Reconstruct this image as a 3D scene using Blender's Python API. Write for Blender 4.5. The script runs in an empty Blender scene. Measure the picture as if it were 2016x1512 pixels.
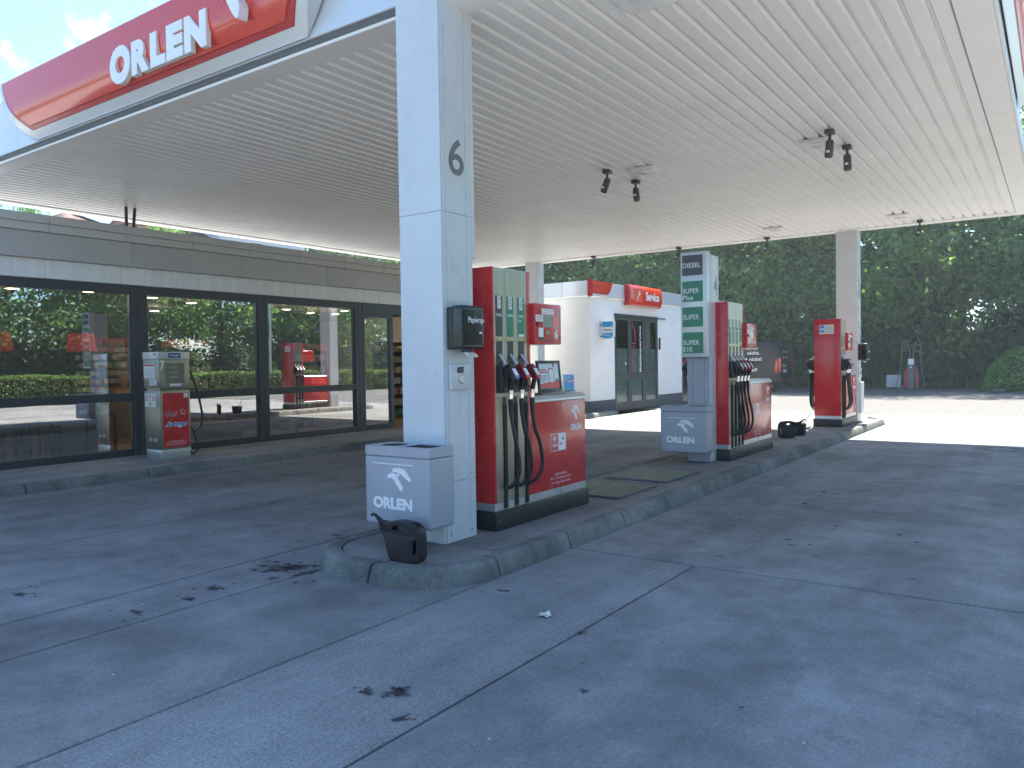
import bpy, bmesh, math, random
import numpy as np
from mathutils import Vector, Matrix
R = math.radians
random.seed(7); rng = np.random.default_rng(7)
scene = bpy.context.scene
COL = scene.collection

# ------------------------------------------------------------------ camera, sky, sun, exposure
CAM_H = 1.55
yaw, pitch, roll = R(35.1675), R(-1.5044), R(-0.8757)
fwd = Vector((-math.sin(yaw)*math.cos(pitch), math.cos(yaw)*math.cos(pitch), math.sin(pitch)))
rgt = Vector((math.cos(yaw), math.sin(yaw), 0)); upv = rgt.cross(fwd)
r2 = rgt*math.cos(roll) + upv*math.sin(roll); u2 = -rgt*math.sin(roll) + upv*math.cos(roll)
cam = bpy.data.cameras.new('camera'); camo = bpy.data.objects.new('camera', cam); COL.objects.link(camo)
m = Matrix((r2, u2, -fwd)).transposed().to_4x4(); m.translation = (0, 0, CAM_H); camo.matrix_world = m
cam.sensor_width = 36; cam.sensor_fit = 'HORIZONTAL'; cam.lens = 1531.1/2016*36
cam.clip_start = 0.05; cam.clip_end = 900
scene.camera = camo

SUN = Vector((-0.09, 0.69, 1.0)).normalized()
EL = math.asin(SUN.z); AZ = math.atan2(SUN.x, SUN.y)
w = bpy.data.worlds.new('World'); scene.world = w; w.use_nodes = True
nt = w.node_tree; nt.nodes.clear()
sky = nt.nodes.new('ShaderNodeTexSky'); sky.sky_type = 'NISHITA'; sky.sun_disc = False
sky.sun_elevation = EL; sky.sun_rotation = AZ; sky.air_density = 1.0; sky.dust_density = 0.6; sky.ozone_density = 1.3
bg = nt.nodes.new('ShaderNodeBackground'); bg.inputs['Strength'].default_value = 0.082
out = nt.nodes.new('ShaderNodeOutputWorld')
tc = nt.nodes.new('ShaderNodeTexCoord'); sep = nt.nodes.new('ShaderNodeSeparateXYZ'); nt.links.new(tc.outputs['Generated'], sep.inputs[0])
zc = nt.nodes.new('ShaderNodeMath'); zc.operation = 'ADD'; zc.inputs[1].default_value = 0.12; nt.links.new(sep.outputs['Z'], zc.inputs[0])
dv = nt.nodes.new('ShaderNodeVectorMath'); dv.operation = 'DIVIDE'; nt.links.new(tc.outputs['Generated'], dv.inputs[0])
cb = nt.nodes.new('ShaderNodeCombineXYZ')
for i in range(3): nt.links.new(zc.outputs[0], cb.inputs[i])
nt.links.new(cb.outputs[0], dv.inputs[1])
cn = nt.nodes.new('ShaderNodeTexNoise'); cn.inputs['Scale'].default_value = 2.3; cn.inputs['Detail'].default_value = 9; cn.inputs['Roughness'].default_value = 0.62
nt.links.new(dv.outputs[0], cn.inputs['Vector'])
# a patch of fair-weather cumulus low over the shop, wisps elsewhere
cd_ = nt.nodes.new('ShaderNodeVectorMath'); cd_.operation = 'DOT_PRODUCT'; cd_.inputs[1].default_value = tuple((fwd + r2*((95-1008)/1531.1) - u2*((85-756)/1531.1)).normalized())
nrmz = nt.nodes.new('ShaderNodeVectorMath'); nrmz.operation = 'NORMALIZE'; nt.links.new(tc.outputs['Generated'], nrmz.inputs[0]); nt.links.new(nrmz.outputs[0], cd_.inputs[0])
cm_ = nt.nodes.new('ShaderNodeMapRange'); cm_.interpolation_type = 'SMOOTHSTEP'; cm_.inputs['From Min'].default_value = 0.9955; cm_.inputs['From Max'].default_value = 0.9997; cm_.inputs['To Max'].default_value = 0.085; nt.links.new(cd_.outputs['Value'], cm_.inputs['Value'])
cn2 = nt.nodes.new('ShaderNodeTexNoise'); cn2.inputs['Scale'].default_value = 20; cn2.inputs['Detail'].default_value = 8; cn2.inputs['Roughness'].default_value = 0.6; nt.links.new(nrmz.outputs[0], cn2.inputs['Vector'])
c1_ = nt.nodes.new('ShaderNodeMapRange'); c1_.inputs['From Min'].default_value = 0.56; c1_.inputs['From Max'].default_value = 0.85; nt.links.new(cn.outputs['Fac'], c1_.inputs['Value'])
ca_ = nt.nodes.new('ShaderNodeMath'); ca_.operation = 'ADD'; nt.links.new(cn2.outputs['Fac'], ca_.inputs[0]); nt.links.new(cm_.outputs[0], ca_.inputs[1])
c2_ = nt.nodes.new('ShaderNodeMapRange'); c2_.inputs['From Min'].default_value = 0.66; c2_.inputs['From Max'].default_value = 0.80; nt.links.new(ca_.outputs[0], c2_.inputs['Value'])
cr = nt.nodes.new('ShaderNodeMath'); cr.operation = 'MAXIMUM'; nt.links.new(c1_.outputs[0], cr.inputs[0]); nt.links.new(c2_.outputs[0], cr.inputs[1])
mx = nt.nodes.new('ShaderNodeMix'); mx.data_type = 'RGBA'; mx.inputs['B'].default_value = (3.6, 4.0, 4.4, 1)
nt.links.new(cr.outputs[0], mx.inputs['Factor']); tint = nt.nodes.new('ShaderNodeMix'); tint.data_type = 'RGBA'; tint.blend_type = 'MULTIPLY'; tint.inputs['Factor'].default_value = 1; tint.inputs['B'].default_value = (0.74, 0.94, 1.12, 1)
nt.links.new(sky.outputs[0], tint.inputs['A']); nt.links.new(tint.outputs['Result'], mx.inputs['A'])
nt.links.new(mx.outputs['Result'], bg.inputs['Color']); nt.links.new(bg.outputs[0], out.inputs[0])

sl = bpy.data.lights.new('sun', 'SUN'); sl.energy = 5.0; sl.angle = R(0.53); sl.color = (1.0, 0.93, 0.82)
so = bpy.data.objects.new('sun', sl); COL.objects.link(so); so.rotation_euler = SUN.to_track_quat('Z', 'Y').to_euler(); so.location = (0, 30, 40)
vs = scene.view_settings; vs.view_transform = 'Standard'; vs.look = 'None'; vs.exposure = 2.14; vs.gamma = 1; vs.use_curve_mapping = False
scene.cycles.max_bounces = 10; scene.cycles.diffuse_bounces = 5; scene.cycles.glossy_bounces = 4; scene.cycles.transmission_bounces = 6
scene.cycles.transparent_max_bounces = 10; scene.cycles.sample_clamp_indirect = 6; scene.cycles.use_denoising = True
scene.cycles.caustics_reflective = False; scene.cycles.caustics_refractive = False

# ------------------------------------------------------------------ materials
MATS = {}
def mat(name, col, rough=0.5, metal=0.0, var=0.0, vscale=3.0, bump=0.0, bscale=60.0, stretch=None, coat=0.0, fine=0.0, fscale=200.0, rvar=0.0, trans=None, spec=None, emit=None, detail=6, vcol=None, island=0.0):
    if name in MATS: return MATS[name]
    M = bpy.data.materials.new(name); M.use_nodes = True; t = M.node_tree; b = t.nodes['Principled BSDF']; L = t.links.new
    b.inputs['Roughness'].default_value = rough; b.inputs['Metallic'].default_value = metal
    if spec is not None: b.inputs['Specular IOR Level'].default_value = spec
    if coat: b.inputs['Coat Weight'].default_value = coat; b.inputs['Coat Roughness'].default_value = 0.06
    c4 = (*col, 1); b.inputs['Base Color'].default_value = c4
    if emit: b.inputs['Emission Color'].default_value = (*emit[0], 1); b.inputs['Emission Strength'].default_value = emit[1]
    vec = None
    if var or bump or fine or rvar:
        g = t.nodes.new('ShaderNodeNewGeometry'); vec = g.outputs['Position']
        if stretch:
            mp = t.nodes.new('ShaderNodeMapping'); mp.inputs['Scale'].default_value = stretch; L(vec, mp.inputs['Vector']); vec = mp.outputs[0]
    last = None
    def noise(scale, det, ro=0.6):
        n = t.nodes.new('ShaderNodeTexNoise'); n.inputs['Scale'].default_value = scale; n.inputs['Detail'].default_value = det; n.inputs['Roughness'].default_value = ro
        L(vec, n.inputs['Vector']); return n.outputs['Fac']
    def rng_(src, a, bb, lo, hi):
        r = t.nodes.new('ShaderNodeMapRange'); r.inputs['From Min'].default_value = a; r.inputs['From Max'].default_value = bb
        r.inputs['To Min'].default_value = lo; r.inputs['To Max'].default_value = hi; L(src, r.inputs['Value']); return r.outputs[0]
    if var:
        f = rng_(noise(vscale, detail), 0.3, 0.7, 0, 1)
        x = t.nodes.new('ShaderNodeMix'); x.data_type = 'RGBA'; L(f, x.inputs['Factor'])
        lo = tuple(max(0, c*(1-var)) for c in col) if vcol is None else vcol
        x.inputs['A'].default_value = (*lo, 1); x.inputs['B'].default_value = (*[c*(1+var*0.6) for c in col], 1); last = x.outputs['Result']
    if fine:
        f = rng_(noise(fscale, 3, 0.7), 0.3, 0.7, 1-fine, 1+fine*0.7)
        x = t.nodes.new('ShaderNodeMix'); x.data_type = 'RGBA'; x.blend_type = 'MULTIPLY'; x.inputs['Factor'].default_value = 1
        if last: L(last, x.inputs['A'])
        else: x.inputs['A'].default_value = c4
        L(f, x.inputs['B']); last = x.outputs['Result']
    if island:
        g2 = t.nodes.new('ShaderNodeNewGeometry'); f = rng_(g2.outputs['Random Per Island'], 0, 1, 1-island, 1+island)
        x = t.nodes.new('ShaderNodeMix'); x.data_type = 'RGBA'; x.blend_type = 'MULTIPLY'; x.inputs['Factor'].default_value = 1
        if last: L(last, x.inputs['A'])
        else: x.inputs['A'].default_value = c4
        L(f, x.inputs['B']); last = x.outputs['Result']
    if last: L(last, b.inputs['Base Color'])
    if rvar: L(rng_(noise(vscale*1.7, 5), 0.3, 0.7, max(0.02, rough-rvar), rough+rvar), b.inputs['Roughness'])
    if bump:
        bp = t.nodes.new('ShaderNodeBump'); bp.inputs['Strength'].default_value = bump; bp.inputs['Distance'].default_value = 0.004
        L(noise(bscale, 5, 0.65), bp.inputs['Height']); L(bp.outputs[0], b.inputs['Normal'])
    if trans:
        o = t.nodes['Material Output']; tr = t.nodes.new('ShaderNodeBsdfTranslucent'); ms = t.nodes.new('ShaderNodeMixShader'); ms.inputs[0].default_value = trans[1]
        tr.inputs[0].default_value = (*trans[0], 1)
        if last:
            mm = t.nodes.new('ShaderNodeMix'); mm.data_type = 'RGBA'; mm.blend_type = 'MULTIPLY'; mm.inputs['Factor'].default_value = 1; mm.inputs['B'].default_value = (2.2, 2.4, 1.2, 1); L(last, mm.inputs['A']); L(mm.outputs['Result'], tr.inputs[0])
        L(b.outputs[0], ms.inputs[1]); L(tr.outputs[0], ms.inputs[2]); L(ms.outputs[0], o.inputs[0])
    MATS[name] = M; return M

def concrete(name, col, blotch, speck, speckscale, bump, streak=0.0):
    """weathered concrete: large blotches, fine grain, dark pits, brush streaks"""
    M = bpy.data.materials.new(name); M.use_nodes = True; t = M.node_tree; b = t.nodes['Principled BSDF']; L = t.links.new
    g = t.nodes.new('ShaderNodeNewGeometry'); pos = g.outputs['Position']
    def noise(s, d, r=0.6, vec=pos, dist=0.0):
        n = t.nodes.new('ShaderNodeTexNoise'); n.inputs['Scale'].default_value = s; n.inputs['Detail'].default_value = d; n.inputs['Roughness'].default_value = r; n.inputs['Distortion'].default_value = dist; L(vec, n.inputs['Vector']); return n.outputs['Fac']
    def rg(src, a, c, lo, hi):
        r = t.nodes.new('ShaderNodeMapRange'); r.inputs['From Min'].default_value = a; r.inputs['From Max'].default_value = c; r.inputs['To Min'].default_value = lo; r.inputs['To Max'].default_value = hi; L(src, r.inputs['Value']); return r.outputs[0]
    def mul(a, c):
        k = t.nodes.new('ShaderNodeMath'); k.operation = 'MULTIPLY'; L(a, k.inputs[0]); L(c, k.inputs[1]); return k.outputs[0]
    v = mul(rg(noise(0.55, 6, 0.62, dist=0.6), 0.3, 0.7, 1-blotch, 1+blotch), rg(noise(3.1, 8, 0.7, dist=0.4), 0.3, 0.7, 1-blotch*0.75, 1+blotch*0.6))
    v = mul(v, rg(noise(44, 4, 0.8), 0.32, 0.68, 0.80, 1.16))
    vg = t.nodes.new('ShaderNodeTexVoronoi'); vg.inputs['Scale'].default_value = 34; L(pos, vg.inputs['Vector']); v = mul(v, rg(vg.outputs['Distance'], 0.06, 0.20, 1.22, 1.0))
    v = mul(v, rg(noise(speckscale, 2, 0.8), 0.34, 0.5, 1-speck, 1.04))
    v = mul(v, rg(noise(speckscale*1.6, 2, 0.8), 0.62, 0.74, 1.0, 1+speck*0.5))
    if streak:
        mp = t.nodes.new('ShaderNodeMapping'); mp.inputs['Scale'].default_value = (70, 2.5, 1); mp.inputs['Rotation'].default_value = (0, 0, R(63)); L(pos, mp.inputs['Vector'])
        v = mul(v, rg(noise(1.0, 3, 0.6, mp.outputs[0]), 0.35, 0.65, 1-streak, 1+streak*0.6))
    mp2 = t.nodes.new('ShaderNodeMapping'); mp2.inputs['Scale'].default_value = (2.6, 0.10, 1); L(pos, mp2.inputs['Vector']); v = mul(v, rg(noise(1.0, 4, 0.55, mp2.outputs[0]), 0.32, 0.68, 0.87, 1.10))
    # individual drips and tyre rubber: sparse dark spots
    vo = t.nodes.new('ShaderNodeTexVoronoi'); vo.inputs['Scale'].default_value = 1.9; L(pos, vo.inputs['Vector'])
    v = mul(v, rg(vo.outputs['Distance'], 0.018, 0.04, 0.72, 1.0))
    oi = t.nodes.new('ShaderNodeObjectInfo'); v = mul(v, rg(oi.outputs['Random'], 0, 1, 0.93, 1.07))
    mx = t.nodes.new('ShaderNodeMix'); mx.data_type = 'RGBA'; mx.blend_type = 'MULTIPLY'; mx.inputs['Factor'].default_value = 1
    mx.inputs['A'].default_value = (*col, 1); L(v, mx.inputs['B']); L(mx.outputs['Result'], b.inputs['Base Color'])
    L(rg(noise(1.7, 5), 0.3, 0.7, 0.78, 0.96), b.inputs['Roughness']); b.inputs['Specular IOR Level'].default_value = 0.22
    bp = t.nodes.new('ShaderNodeBump'); bp.inputs['Strength'].default_value = bump; bp.inputs['Distance'].default_value = 0.003
    L(noise(speckscale*0.8, 4, 0.75), bp.inputs['Height']); L(bp.outputs[0], b.inputs['Normal'])
    MATS[name] = M; return M

def glassmat(name, tint, base, gain, rough=0.0):
    M = bpy.data.materials.new(name); M.use_nodes = True; t = M.node_tree; t.nodes.remove(t.nodes['Principled BSDF']); L = t.links.new
    o = t.nodes['Material Output']; tr = t.nodes.new('ShaderNodeBsdfTransparent'); tr.inputs[0].default_value = (*tint, 1)
    gl = t.nodes.new('ShaderNodeBsdfGlossy'); gl.inputs['Roughness'].default_value = rough; gl.inputs[0].default_value = (0.96, 0.98, 1, 1)
    fr = t.nodes.new('ShaderNodeFresnel'); fr.inputs[0].default_value = 1.5
    k = t.nodes.new('ShaderNodeMath'); k.operation = 'MULTIPLY_ADD'; k.inputs[1].default_value = gain; k.inputs[2].default_value = base; k.use_clamp = True; L(fr.outputs[0], k.inputs[0])
    ms = t.nodes.new('ShaderNodeMixShader'); L(k.outputs[0], ms.inputs[0]); L(tr.outputs[0], ms.inputs[1]); L(gl.outputs[0], ms.inputs[2]); L(ms.outputs[0], o.inputs[0])
    # slow waviness of float glass
    g = t.nodes.new('ShaderNodeNewGeometry'); n = t.nodes.new('ShaderNodeTexNoise'); n.inputs['Scale'].default_value = 0.8; n.inputs['Detail'].default_value = 1; L(g.outputs['Position'], n.inputs['Vector'])
    bp = t.nodes.new('ShaderNodeBump'); bp.inputs['Strength'].default_value = 0.25; bp.inputs['Distance'].default_value = 0.004; L(n.outputs['Fac'], bp.inputs['Height']); L(bp.outputs[0], gl.inputs['Normal'])
    MATS[name] = M; return M

CONC = concrete('concrete', (0.228, 0.228, 0.224), 0.30, 0.30, 140, 0.45, 0.05)
CONCD = concrete('concrete_worn_dark', (0.212, 0.212, 0.207), 0.30, 0.26, 170, 0.4, 0.05)
CONCR = concrete('concrete_rough', (0.262, 0.262, 0.257), 0.20, 0.45, 85, 0.8, 0.10)
KERB = concrete('kerb_concrete', (0.18, 0.185, 0.17), 0.52, 0.35, 110, 0.7)
PAVE = concrete('paving_concrete', (0.235, 0.225, 0.215), 0.26, 0.30, 100, 0.5)
PAVES = concrete('shop_paving_concrete', (0.30, 0.29, 0.28), 0.2, 0.2, 120, 0.4)
JOINT = mat('joint_sealant', (0.022, 0.023, 0.025), 0.8, var=0.3)
COLM = mat('column_paint', (0.60, 0.63, 0.65), 0.34, var=0.08, vscale=1.4, rvar=0.08, fine=0.03, fscale=14)
COLP = mat('column_panel_paint', (0.56, 0.60, 0.63), 0.28, var=0.05, vscale=1.1, rvar=0.05)
BINM = mat('bin_paint', (0.36, 0.37, 0.41), 0.38, var=0.09, vscale=3, rvar=0.08)
DECK = mat('deck_white', (0.84, 0.83, 0.81), 0.42, var=0.05, vscale=0.8, rvar=0.05)
FASC = mat('fascia_aluminium', (0.62, 0.65, 0.68), 0.3, metal=0.25, var=0.04, vscale=0.9)
RED = mat('sign_red', (0.62, 0.035, 0.018), 0.16, var=0.05, vscale=1.2, coat=0.4)
REDP = mat('pump_red', (0.56, 0.026, 0.030), 0.26, var=0.08, vscale=2.2, coat=0.25, rvar=0.05)
REDB = mat('sign_red_border', (0.42, 0.016, 0.02), 0.25)
STEEL = mat('brushed_steel', (0.40, 0.39, 0.33), 0.34, metal=0.85, var=0.16, vscale=1, stretch=(60, 60, 0.7), rvar=0.08, bump=0.06, bscale=1.0)
ALU = mat('cast_aluminium', (0.60, 0.62, 0.63), 0.35, metal=0.7, var=0.08)
CHROME = mat('chrome', (0.75, 0.75, 0.75), 0.15, metal=1.0)
BLACK = mat('black_plastic', (0.018, 0.019, 0.021), 0.38, var=0.25, vscale=9, rvar=0.12)
RUBBER = mat('black_rubber', (0.014, 0.014, 0.015), 0.5, var=0.2, vscale=20)
PLINTH = mat('plinth_paint', (0.022, 0.024, 0.027), 0.42, var=0.4, vscale=6, fine=0.25, rvar=0.1)
FRAME = mat('anthracite_frame', (0.035, 0.042, 0.052), 0.36, var=0.06)
NAVYG = mat('anthracite_door', (0.045, 0.05, 0.058), 0.4, var=0.06)
SHOPF = mat('shop_fascia_grey', (0.47, 0.462, 0.44), 0.45, var=0.05, vscale=0.7, metal=0.1)
SHOPC = mat('shop_cap_grey', (0.54, 0.53, 0.505), 0.42, var=0.05, vscale=0.9)
SHOPW = mat('shop_white_panel', (0.82, 0.81, 0.78), 0.4, var=0.10, vscale=1.0, stretch=(1, 9, 0.35))
RENDER = mat('white_render', (0.80, 0.79, 0.77), 0.85, var=0.06, vscale=1.3, bump=0.25, bscale=160)
PLASTERG = mat('grey_plinth_render', (0.075, 0.085, 0.10), 0.7, var=0.15, vscale=4, bump=0.2)
WHITE = mat('white_paint', (0.80, 0.80, 0.79), 0.4)
WHITEV = mat('white_vinyl', (0.82, 0.82, 0.82), 0.45)
LETTER = mat('white_acrylic', (0.82, 0.83, 0.85), 0.3, var=0.02)
LSIDE = mat('letter_edge_cream', (0.75, 0.72, 0.66), 0.45)
GREYV = mat('grey_vinyl', (0.16, 0.17, 0.18), 0.3, metal=0.3)
GREEN = mat('label_green', (0.012, 0.20, 0.10), 0.32)
GREENS = mat('sign_green', (0.02, 0.21, 0.11), 0.35, var=0.06, vscale=5)
DARKL = mat('label_black', (0.03, 0.034, 0.045), 0.32)
GREYD = mat('diesel_sign_grey', (0.07, 0.07, 0.085), 0.4)
LCD = mat('lcd_grey', (0.30, 0.33, 0.30), 0.12)
YEL = mat('yellow_print', (0.70, 0.55, 0.02), 0.5)
BLUE = mat('print_blue', (0.02, 0.22, 0.60), 0.35)
BLUEL = mat('sign_light_blue', (0.02, 0.32, 0.72), 0.3)
PINKR = mat('print_red', (0.65, 0.10, 0.08), 0.45)
DKRED = mat('nozzle_red', (0.20, 0.012, 0.03), 0.36, var=0.2, vscale=20)
PAPER = mat('paper', (0.78, 0.80, 0.80), 0.6)
PAPERB = mat('poster_pale_blue', (0.60, 0.72, 0.76), 0.3)
WOODT = mat('table_wood', (0.22, 0.12, 0.06), 0.5, var=0.3, vscale=2, stretch=(1, 14, 14))
FLOORW = mat('shop_floor', (0.20, 0.11, 0.055), 0.4, var=0.3, vscale=1.5, stretch=(9, 1, 1))
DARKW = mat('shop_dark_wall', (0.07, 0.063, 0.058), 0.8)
BARK = mat('bark', (0.09, 0.07, 0.05), 0.9, var=0.3, vscale=5, bump=0.5, bscale=20)
LEAF = mat('leaf_green', (0.105, 0.190, 0.078), 0.55, var=0.34, vscale=0.7, island=0.38, trans=((0.12, 0.24, 0.04), 0.5), spec=0.3)
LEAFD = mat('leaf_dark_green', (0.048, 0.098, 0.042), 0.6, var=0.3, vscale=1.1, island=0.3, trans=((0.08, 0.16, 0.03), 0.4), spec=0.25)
LEAFH = mat('hedge_leaf', (0.090, 0.145, 0.040), 0.55, var=0.3, vscale=1.2, island=0.3, trans=((0.12, 0.24, 0.04), 0.3), spec=0.25)
SHOPGLASS = glassmat('shop_glass', (0.66, 0.69, 0.69), 0.40, 1.3)
DOORGLASS = glassmat('door_glass', (0.80, 0.84, 0.84), 0.05, 1.0)
FROST = mat('frosted_film', (0.30, 0.42, 0.42), 0.45)
ROOFT = mat('roof_tile', (0.33, 0.12, 0.08), 0.75, var=0.35, vscale=7)
VANP = mat('van_paint', (0.010, 0.012, 0.017), 0.22, spec=0.18)
VANG = mat('van_glass', (0.012, 0.014, 0.016), 0.12, spec=0.15)
TAIL = mat('tail_lamp_red', (0.55, 0.02, 0.02), 0.2)

# ------------------------------------------------------------------ mesh helpers
def root_of(o):
    while o.parent: o = o.parent
    return o
class MB:
    def __init__(s): s.v = []; s.f = []
    def add(s, vs_, fs):
        n = len(s.v); s.v += [tuple(p) for p in vs_]; s.f += [tuple(i+n for i in f) for f in fs]; return s
    def box(s, x0, x1, y0, y1, z0, z1):
        if x0 > x1: x0, x1 = x1, x0
        if y0 > y1: y0, y1 = y1, y0
        return s.add([(x0,y0,z0),(x1,y0,z0),(x1,y1,z0),(x0,y1,z0),(x0,y0,z1),(x1,y0,z1),(x1,y1,z1),(x0,y1,z1)],
                     [(0,3,2,1),(4,5,6,7),(0,1,5,4),(1,2,6,5),(2,3,7,6),(3,0,4,7)])
    def prism(s, poly, axis, a, b):
        """poly: 2D points in the two other axes (x:(y,z) y:(x,z) z:(x,y))"""
        def P(p, t): return (t, p[0], p[1]) if axis == 'x' else (p[0], t, p[1]) if axis == 'y' else (p[0], p[1], t)
        n = len(poly)
        return s.add([P(p, a) for p in poly]+[P(p, b) for p in poly], [tuple(range(n)), tuple(range(2*n-1, n-1, -1))]+[(i, n+i, n+(i+1) % n, (i+1) % n) for i in range(n)])
    def tube(s, pts, r, n=10, cap=True):
        pts = [Vector(p) for p in pts]; rs = r if isinstance(r, (list, tuple)) else [r]*len(pts)
        k0 = len(s.v); nrm = None
        for i, p in enumerate(pts):
            d = (pts[min(i+1, len(pts)-1)]-pts[max(i-1, 0)]).normalized()
            if nrm is None: nrm = d.orthogonal().normalized()
            nrm = (nrm-d*nrm.dot(d)).normalized(); bn = d.cross(nrm)
            for j in range(n):
                a = 2*math.pi*j/n; s.v.append(tuple(p+(nrm*math.cos(a)+bn*math.sin(a))*rs[i]))
        for i in range(len(pts)-1):
            for j in range(n): s.f.append((k0+i*n+j, k0+i*n+(j+1) % n, k0+(i+1)*n+(j+1) % n, k0+(i+1)*n+j))
        if cap:
            s.f.append(tuple(k0+j for j in range(n-1, -1, -1))); e = k0+(len(pts)-1)*n; s.f.append(tuple(e+j for j in range(n)))
        return s
    def cyl(s, c, r, z0, z1, n=20, axis='z'):
        d = {'x': Vector((1,0,0)), 'y': Vector((0,1,0)), 'z': Vector((0,0,1))}[axis]
        c = Vector(c); return s.tube([c+d*z0, c+d*z1], r, n)
    def lathe(s, prof, c, n=20):
        k = len(s.v); c = Vector(c)
        for (r, z) in prof:
            for j in range(n): a = 2*math.pi*j/n; s.v.append((c.x+r*math.cos(a), c.y+r*math.sin(a), c.z+z))
        for i in range(len(prof)-1):
            for j in range(n): s.f.append((k+i*n+j, k+i*n+(j+1) % n, k+(i+1)*n+(j+1) % n, k+(i+1)*n+j))
        s.f.append(tuple(k+j for j in range(n-1, -1, -1))); e = k+(len(prof)-1)*n; s.f.append(tuple(e+j for j in range(n)))
        return s
    def ell(s, c, r, nu=14, nv=9):
        k = len(s.v)
        for i in range(nv+1):
            th = math.pi*i/nv
            for j in range(nu): ph = 2*math.pi*j/nu; s.v.append((c[0]+r[0]*math.sin(th)*math.cos(ph), c[1]+r[1]*math.sin(th)*math.sin(ph), c[2]+r[2]*math.cos(th)))
        for i in range(nv):
            for j in range(nu): s.f.append((k+i*nu+j, k+(i+1)*nu+j, k+(i+1)*nu+(j+1) % nu, k+i*nu+(j+1) % nu))
        return s
    def xf(s, M):
        s.v = [tuple(M @ Vector(p)) for p in s.v]; return s
    def build(s, name, material, parent=None, bevel=0.0, seg=2, smooth=True, recalc=True, at=None, ang=35):
        me = bpy.data.meshes.new(name)
        if parent is not None: off = root_of(parent).location
        else:
            if at is None:
                a = np.array(s.v); lo, hi = a.min(0), a.max(0); at = ((lo[0]+hi[0])/2, (lo[1]+hi[1])/2, lo[2])
            off = Vector(at)
        me.from_pydata([(p[0]-off[0], p[1]-off[1], p[2]-off[2]) for p in s.v], [], s.f)
        if bevel or recalc:
            bm = bmesh.new(); bm.from_mesh(me)
            if recalc: bmesh.ops.recalc_face_normals(bm, faces=bm.faces)
            if bevel:
                ed = [e for e in bm.edges if len(e.link_faces) == 2 and e.calc_face_angle(0) > 0.5]
                bmesh.ops.bevel(bm, geom=ed, offset=bevel, segments=seg, profile=0.6, affect='EDGES', clamp_overlap=True)
            bm.to_mesh(me); bm.free()
        if smooth:
            me.polygons.foreach_set('use_smooth', [True]*len(me.polygons)); me.set_sharp_from_angle(angle=R(ang))
        me.materials.append(material); o = bpy.data.objects.new(name, me); COL.objects.link(o)
        if parent is not None: o.parent = parent
        else: o.location = off
        return o
def box(name, m_, parent, x0, x1, y0, y1, z0, z1, bevel=0.0, seg=2): return MB().box(x0, x1, y0, y1, z0, z1).build(name, m_, parent, bevel, seg)

def tag(o, label=None, cat=None, group=None, kind=None):
    if label: o['label'] = label
    if cat: o['category'] = cat
    if group: o['group'] = group
    if kind: o['kind'] = kind
    return o
def thing(name, label, cat, loc, group=None, rz=0.0):
    o = bpy.data.objects.new(name, None); o.empty_display_size = 0.2; COL.objects.link(o); o.location = loc; o.rotation_euler = (0, 0, rz)
    return tag(o, label, cat, group)
def struct(name, loc=(0, 0, 0)):
    o = bpy.data.objects.new(name, None); COL.objects.link(o); o.location = loc; o['kind'] = 'structure'; return o
KIDS = {}
def copy_tree(o, parent=None):
    c = o.copy(); COL.objects.link(c)
    if parent is not None: c.parent = parent
    for ch in list(o.children): copy_tree(ch, c)
    return c

# ---- 2D shapes and lettering as real meshes
_cache = {}
def curve_mesh(key, splines, extrude, bevel, res=6):
    cu = bpy.data.curves.new('shape', 'CURVE'); cu.dimensions = '2D'; cu.fill_mode = 'BOTH'; cu.extrude = extrude; cu.bevel_depth = bevel; cu.bevel_resolution = 2
    for pts in splines:
        sp = cu.splines.new('POLY'); sp.points.add(len(pts)-1); sp.use_cyclic_u = True
        for p, q in zip(sp.points, pts): p.co = (q[0], q[1], 0, 1)
    return _curve_to_np(cu)
def _curve_to_np(cu):
    o = bpy.data.objects.new('tmp', cu); COL.objects.link(o)
    bpy.context.view_layer.update()
    me = bpy.data.meshes.new_from_object(o.evaluated_get(bpy.context.evaluated_depsgraph_get()))
    v = [tuple(x.co) for x in me.vertices]; f = [tuple(p.vertices) for p in me.polygons]
    bpy.data.objects.remove(o); bpy.data.curves.remove(cu); bpy.data.meshes.remove(me)
    return v, f
def text_np(s, bold=0.0, extrude=0.0, res=3, shear=0.0, space=1.0, line=1.0, bev=0.0):
    key = (s, bold, extrude, res, shear, space, line, bev)
    if key not in _cache:
        cu = bpy.data.curves.new('txt', 'FONT'); cu.body = s; cu.size = 1.0; cu.offset = bold; cu.extrude = extrude; cu.resolution_u = res; cu.shear = shear; cu.space_character = space; cu.space_line = line; cu.bevel_depth = bev
        _cache[key] = _curve_to_np(cu)
    return _cache[key]
def place(vf, origin, right, up, w=None, h=None, align='l', depth=1.0):
    """scale a 2D mesh to width w and/or height h, its lower left corner (or centre) at origin"""
    v = np.array(vf[0]); lo, hi = v.min(0), v.max(0); sz = hi-lo
    sx = w/sz[0] if w else None; sy = h/sz[1] if h else None
    sx = sx or sy; sy = sy or sx
    r, u = Vector(right), Vector(up); n = r.cross(u)
    ox = {'l': lo[0], 'c': (lo[0]+hi[0])/2, 'r': hi[0]}[align]; oy = lo[1] if align != 'c' else (lo[1]+hi[1])/2
    o = Vector(origin); b = MB()
    b.v = [tuple(o+r*float((p[0]-ox)*sx)+u*float((p[1]-oy)*sy)+n*float((p[2]-(lo[2] if depth else 0))*depth)) for p in v]; b.f = list(vf[1]); return b
XP = dict(right=(0, 1, 0), up=(0, 0, 1))      # on a wall that faces +x
YM = dict(right=(1, 0, 0), up=(0, 0, 1))      # on a wall that faces -y
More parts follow.
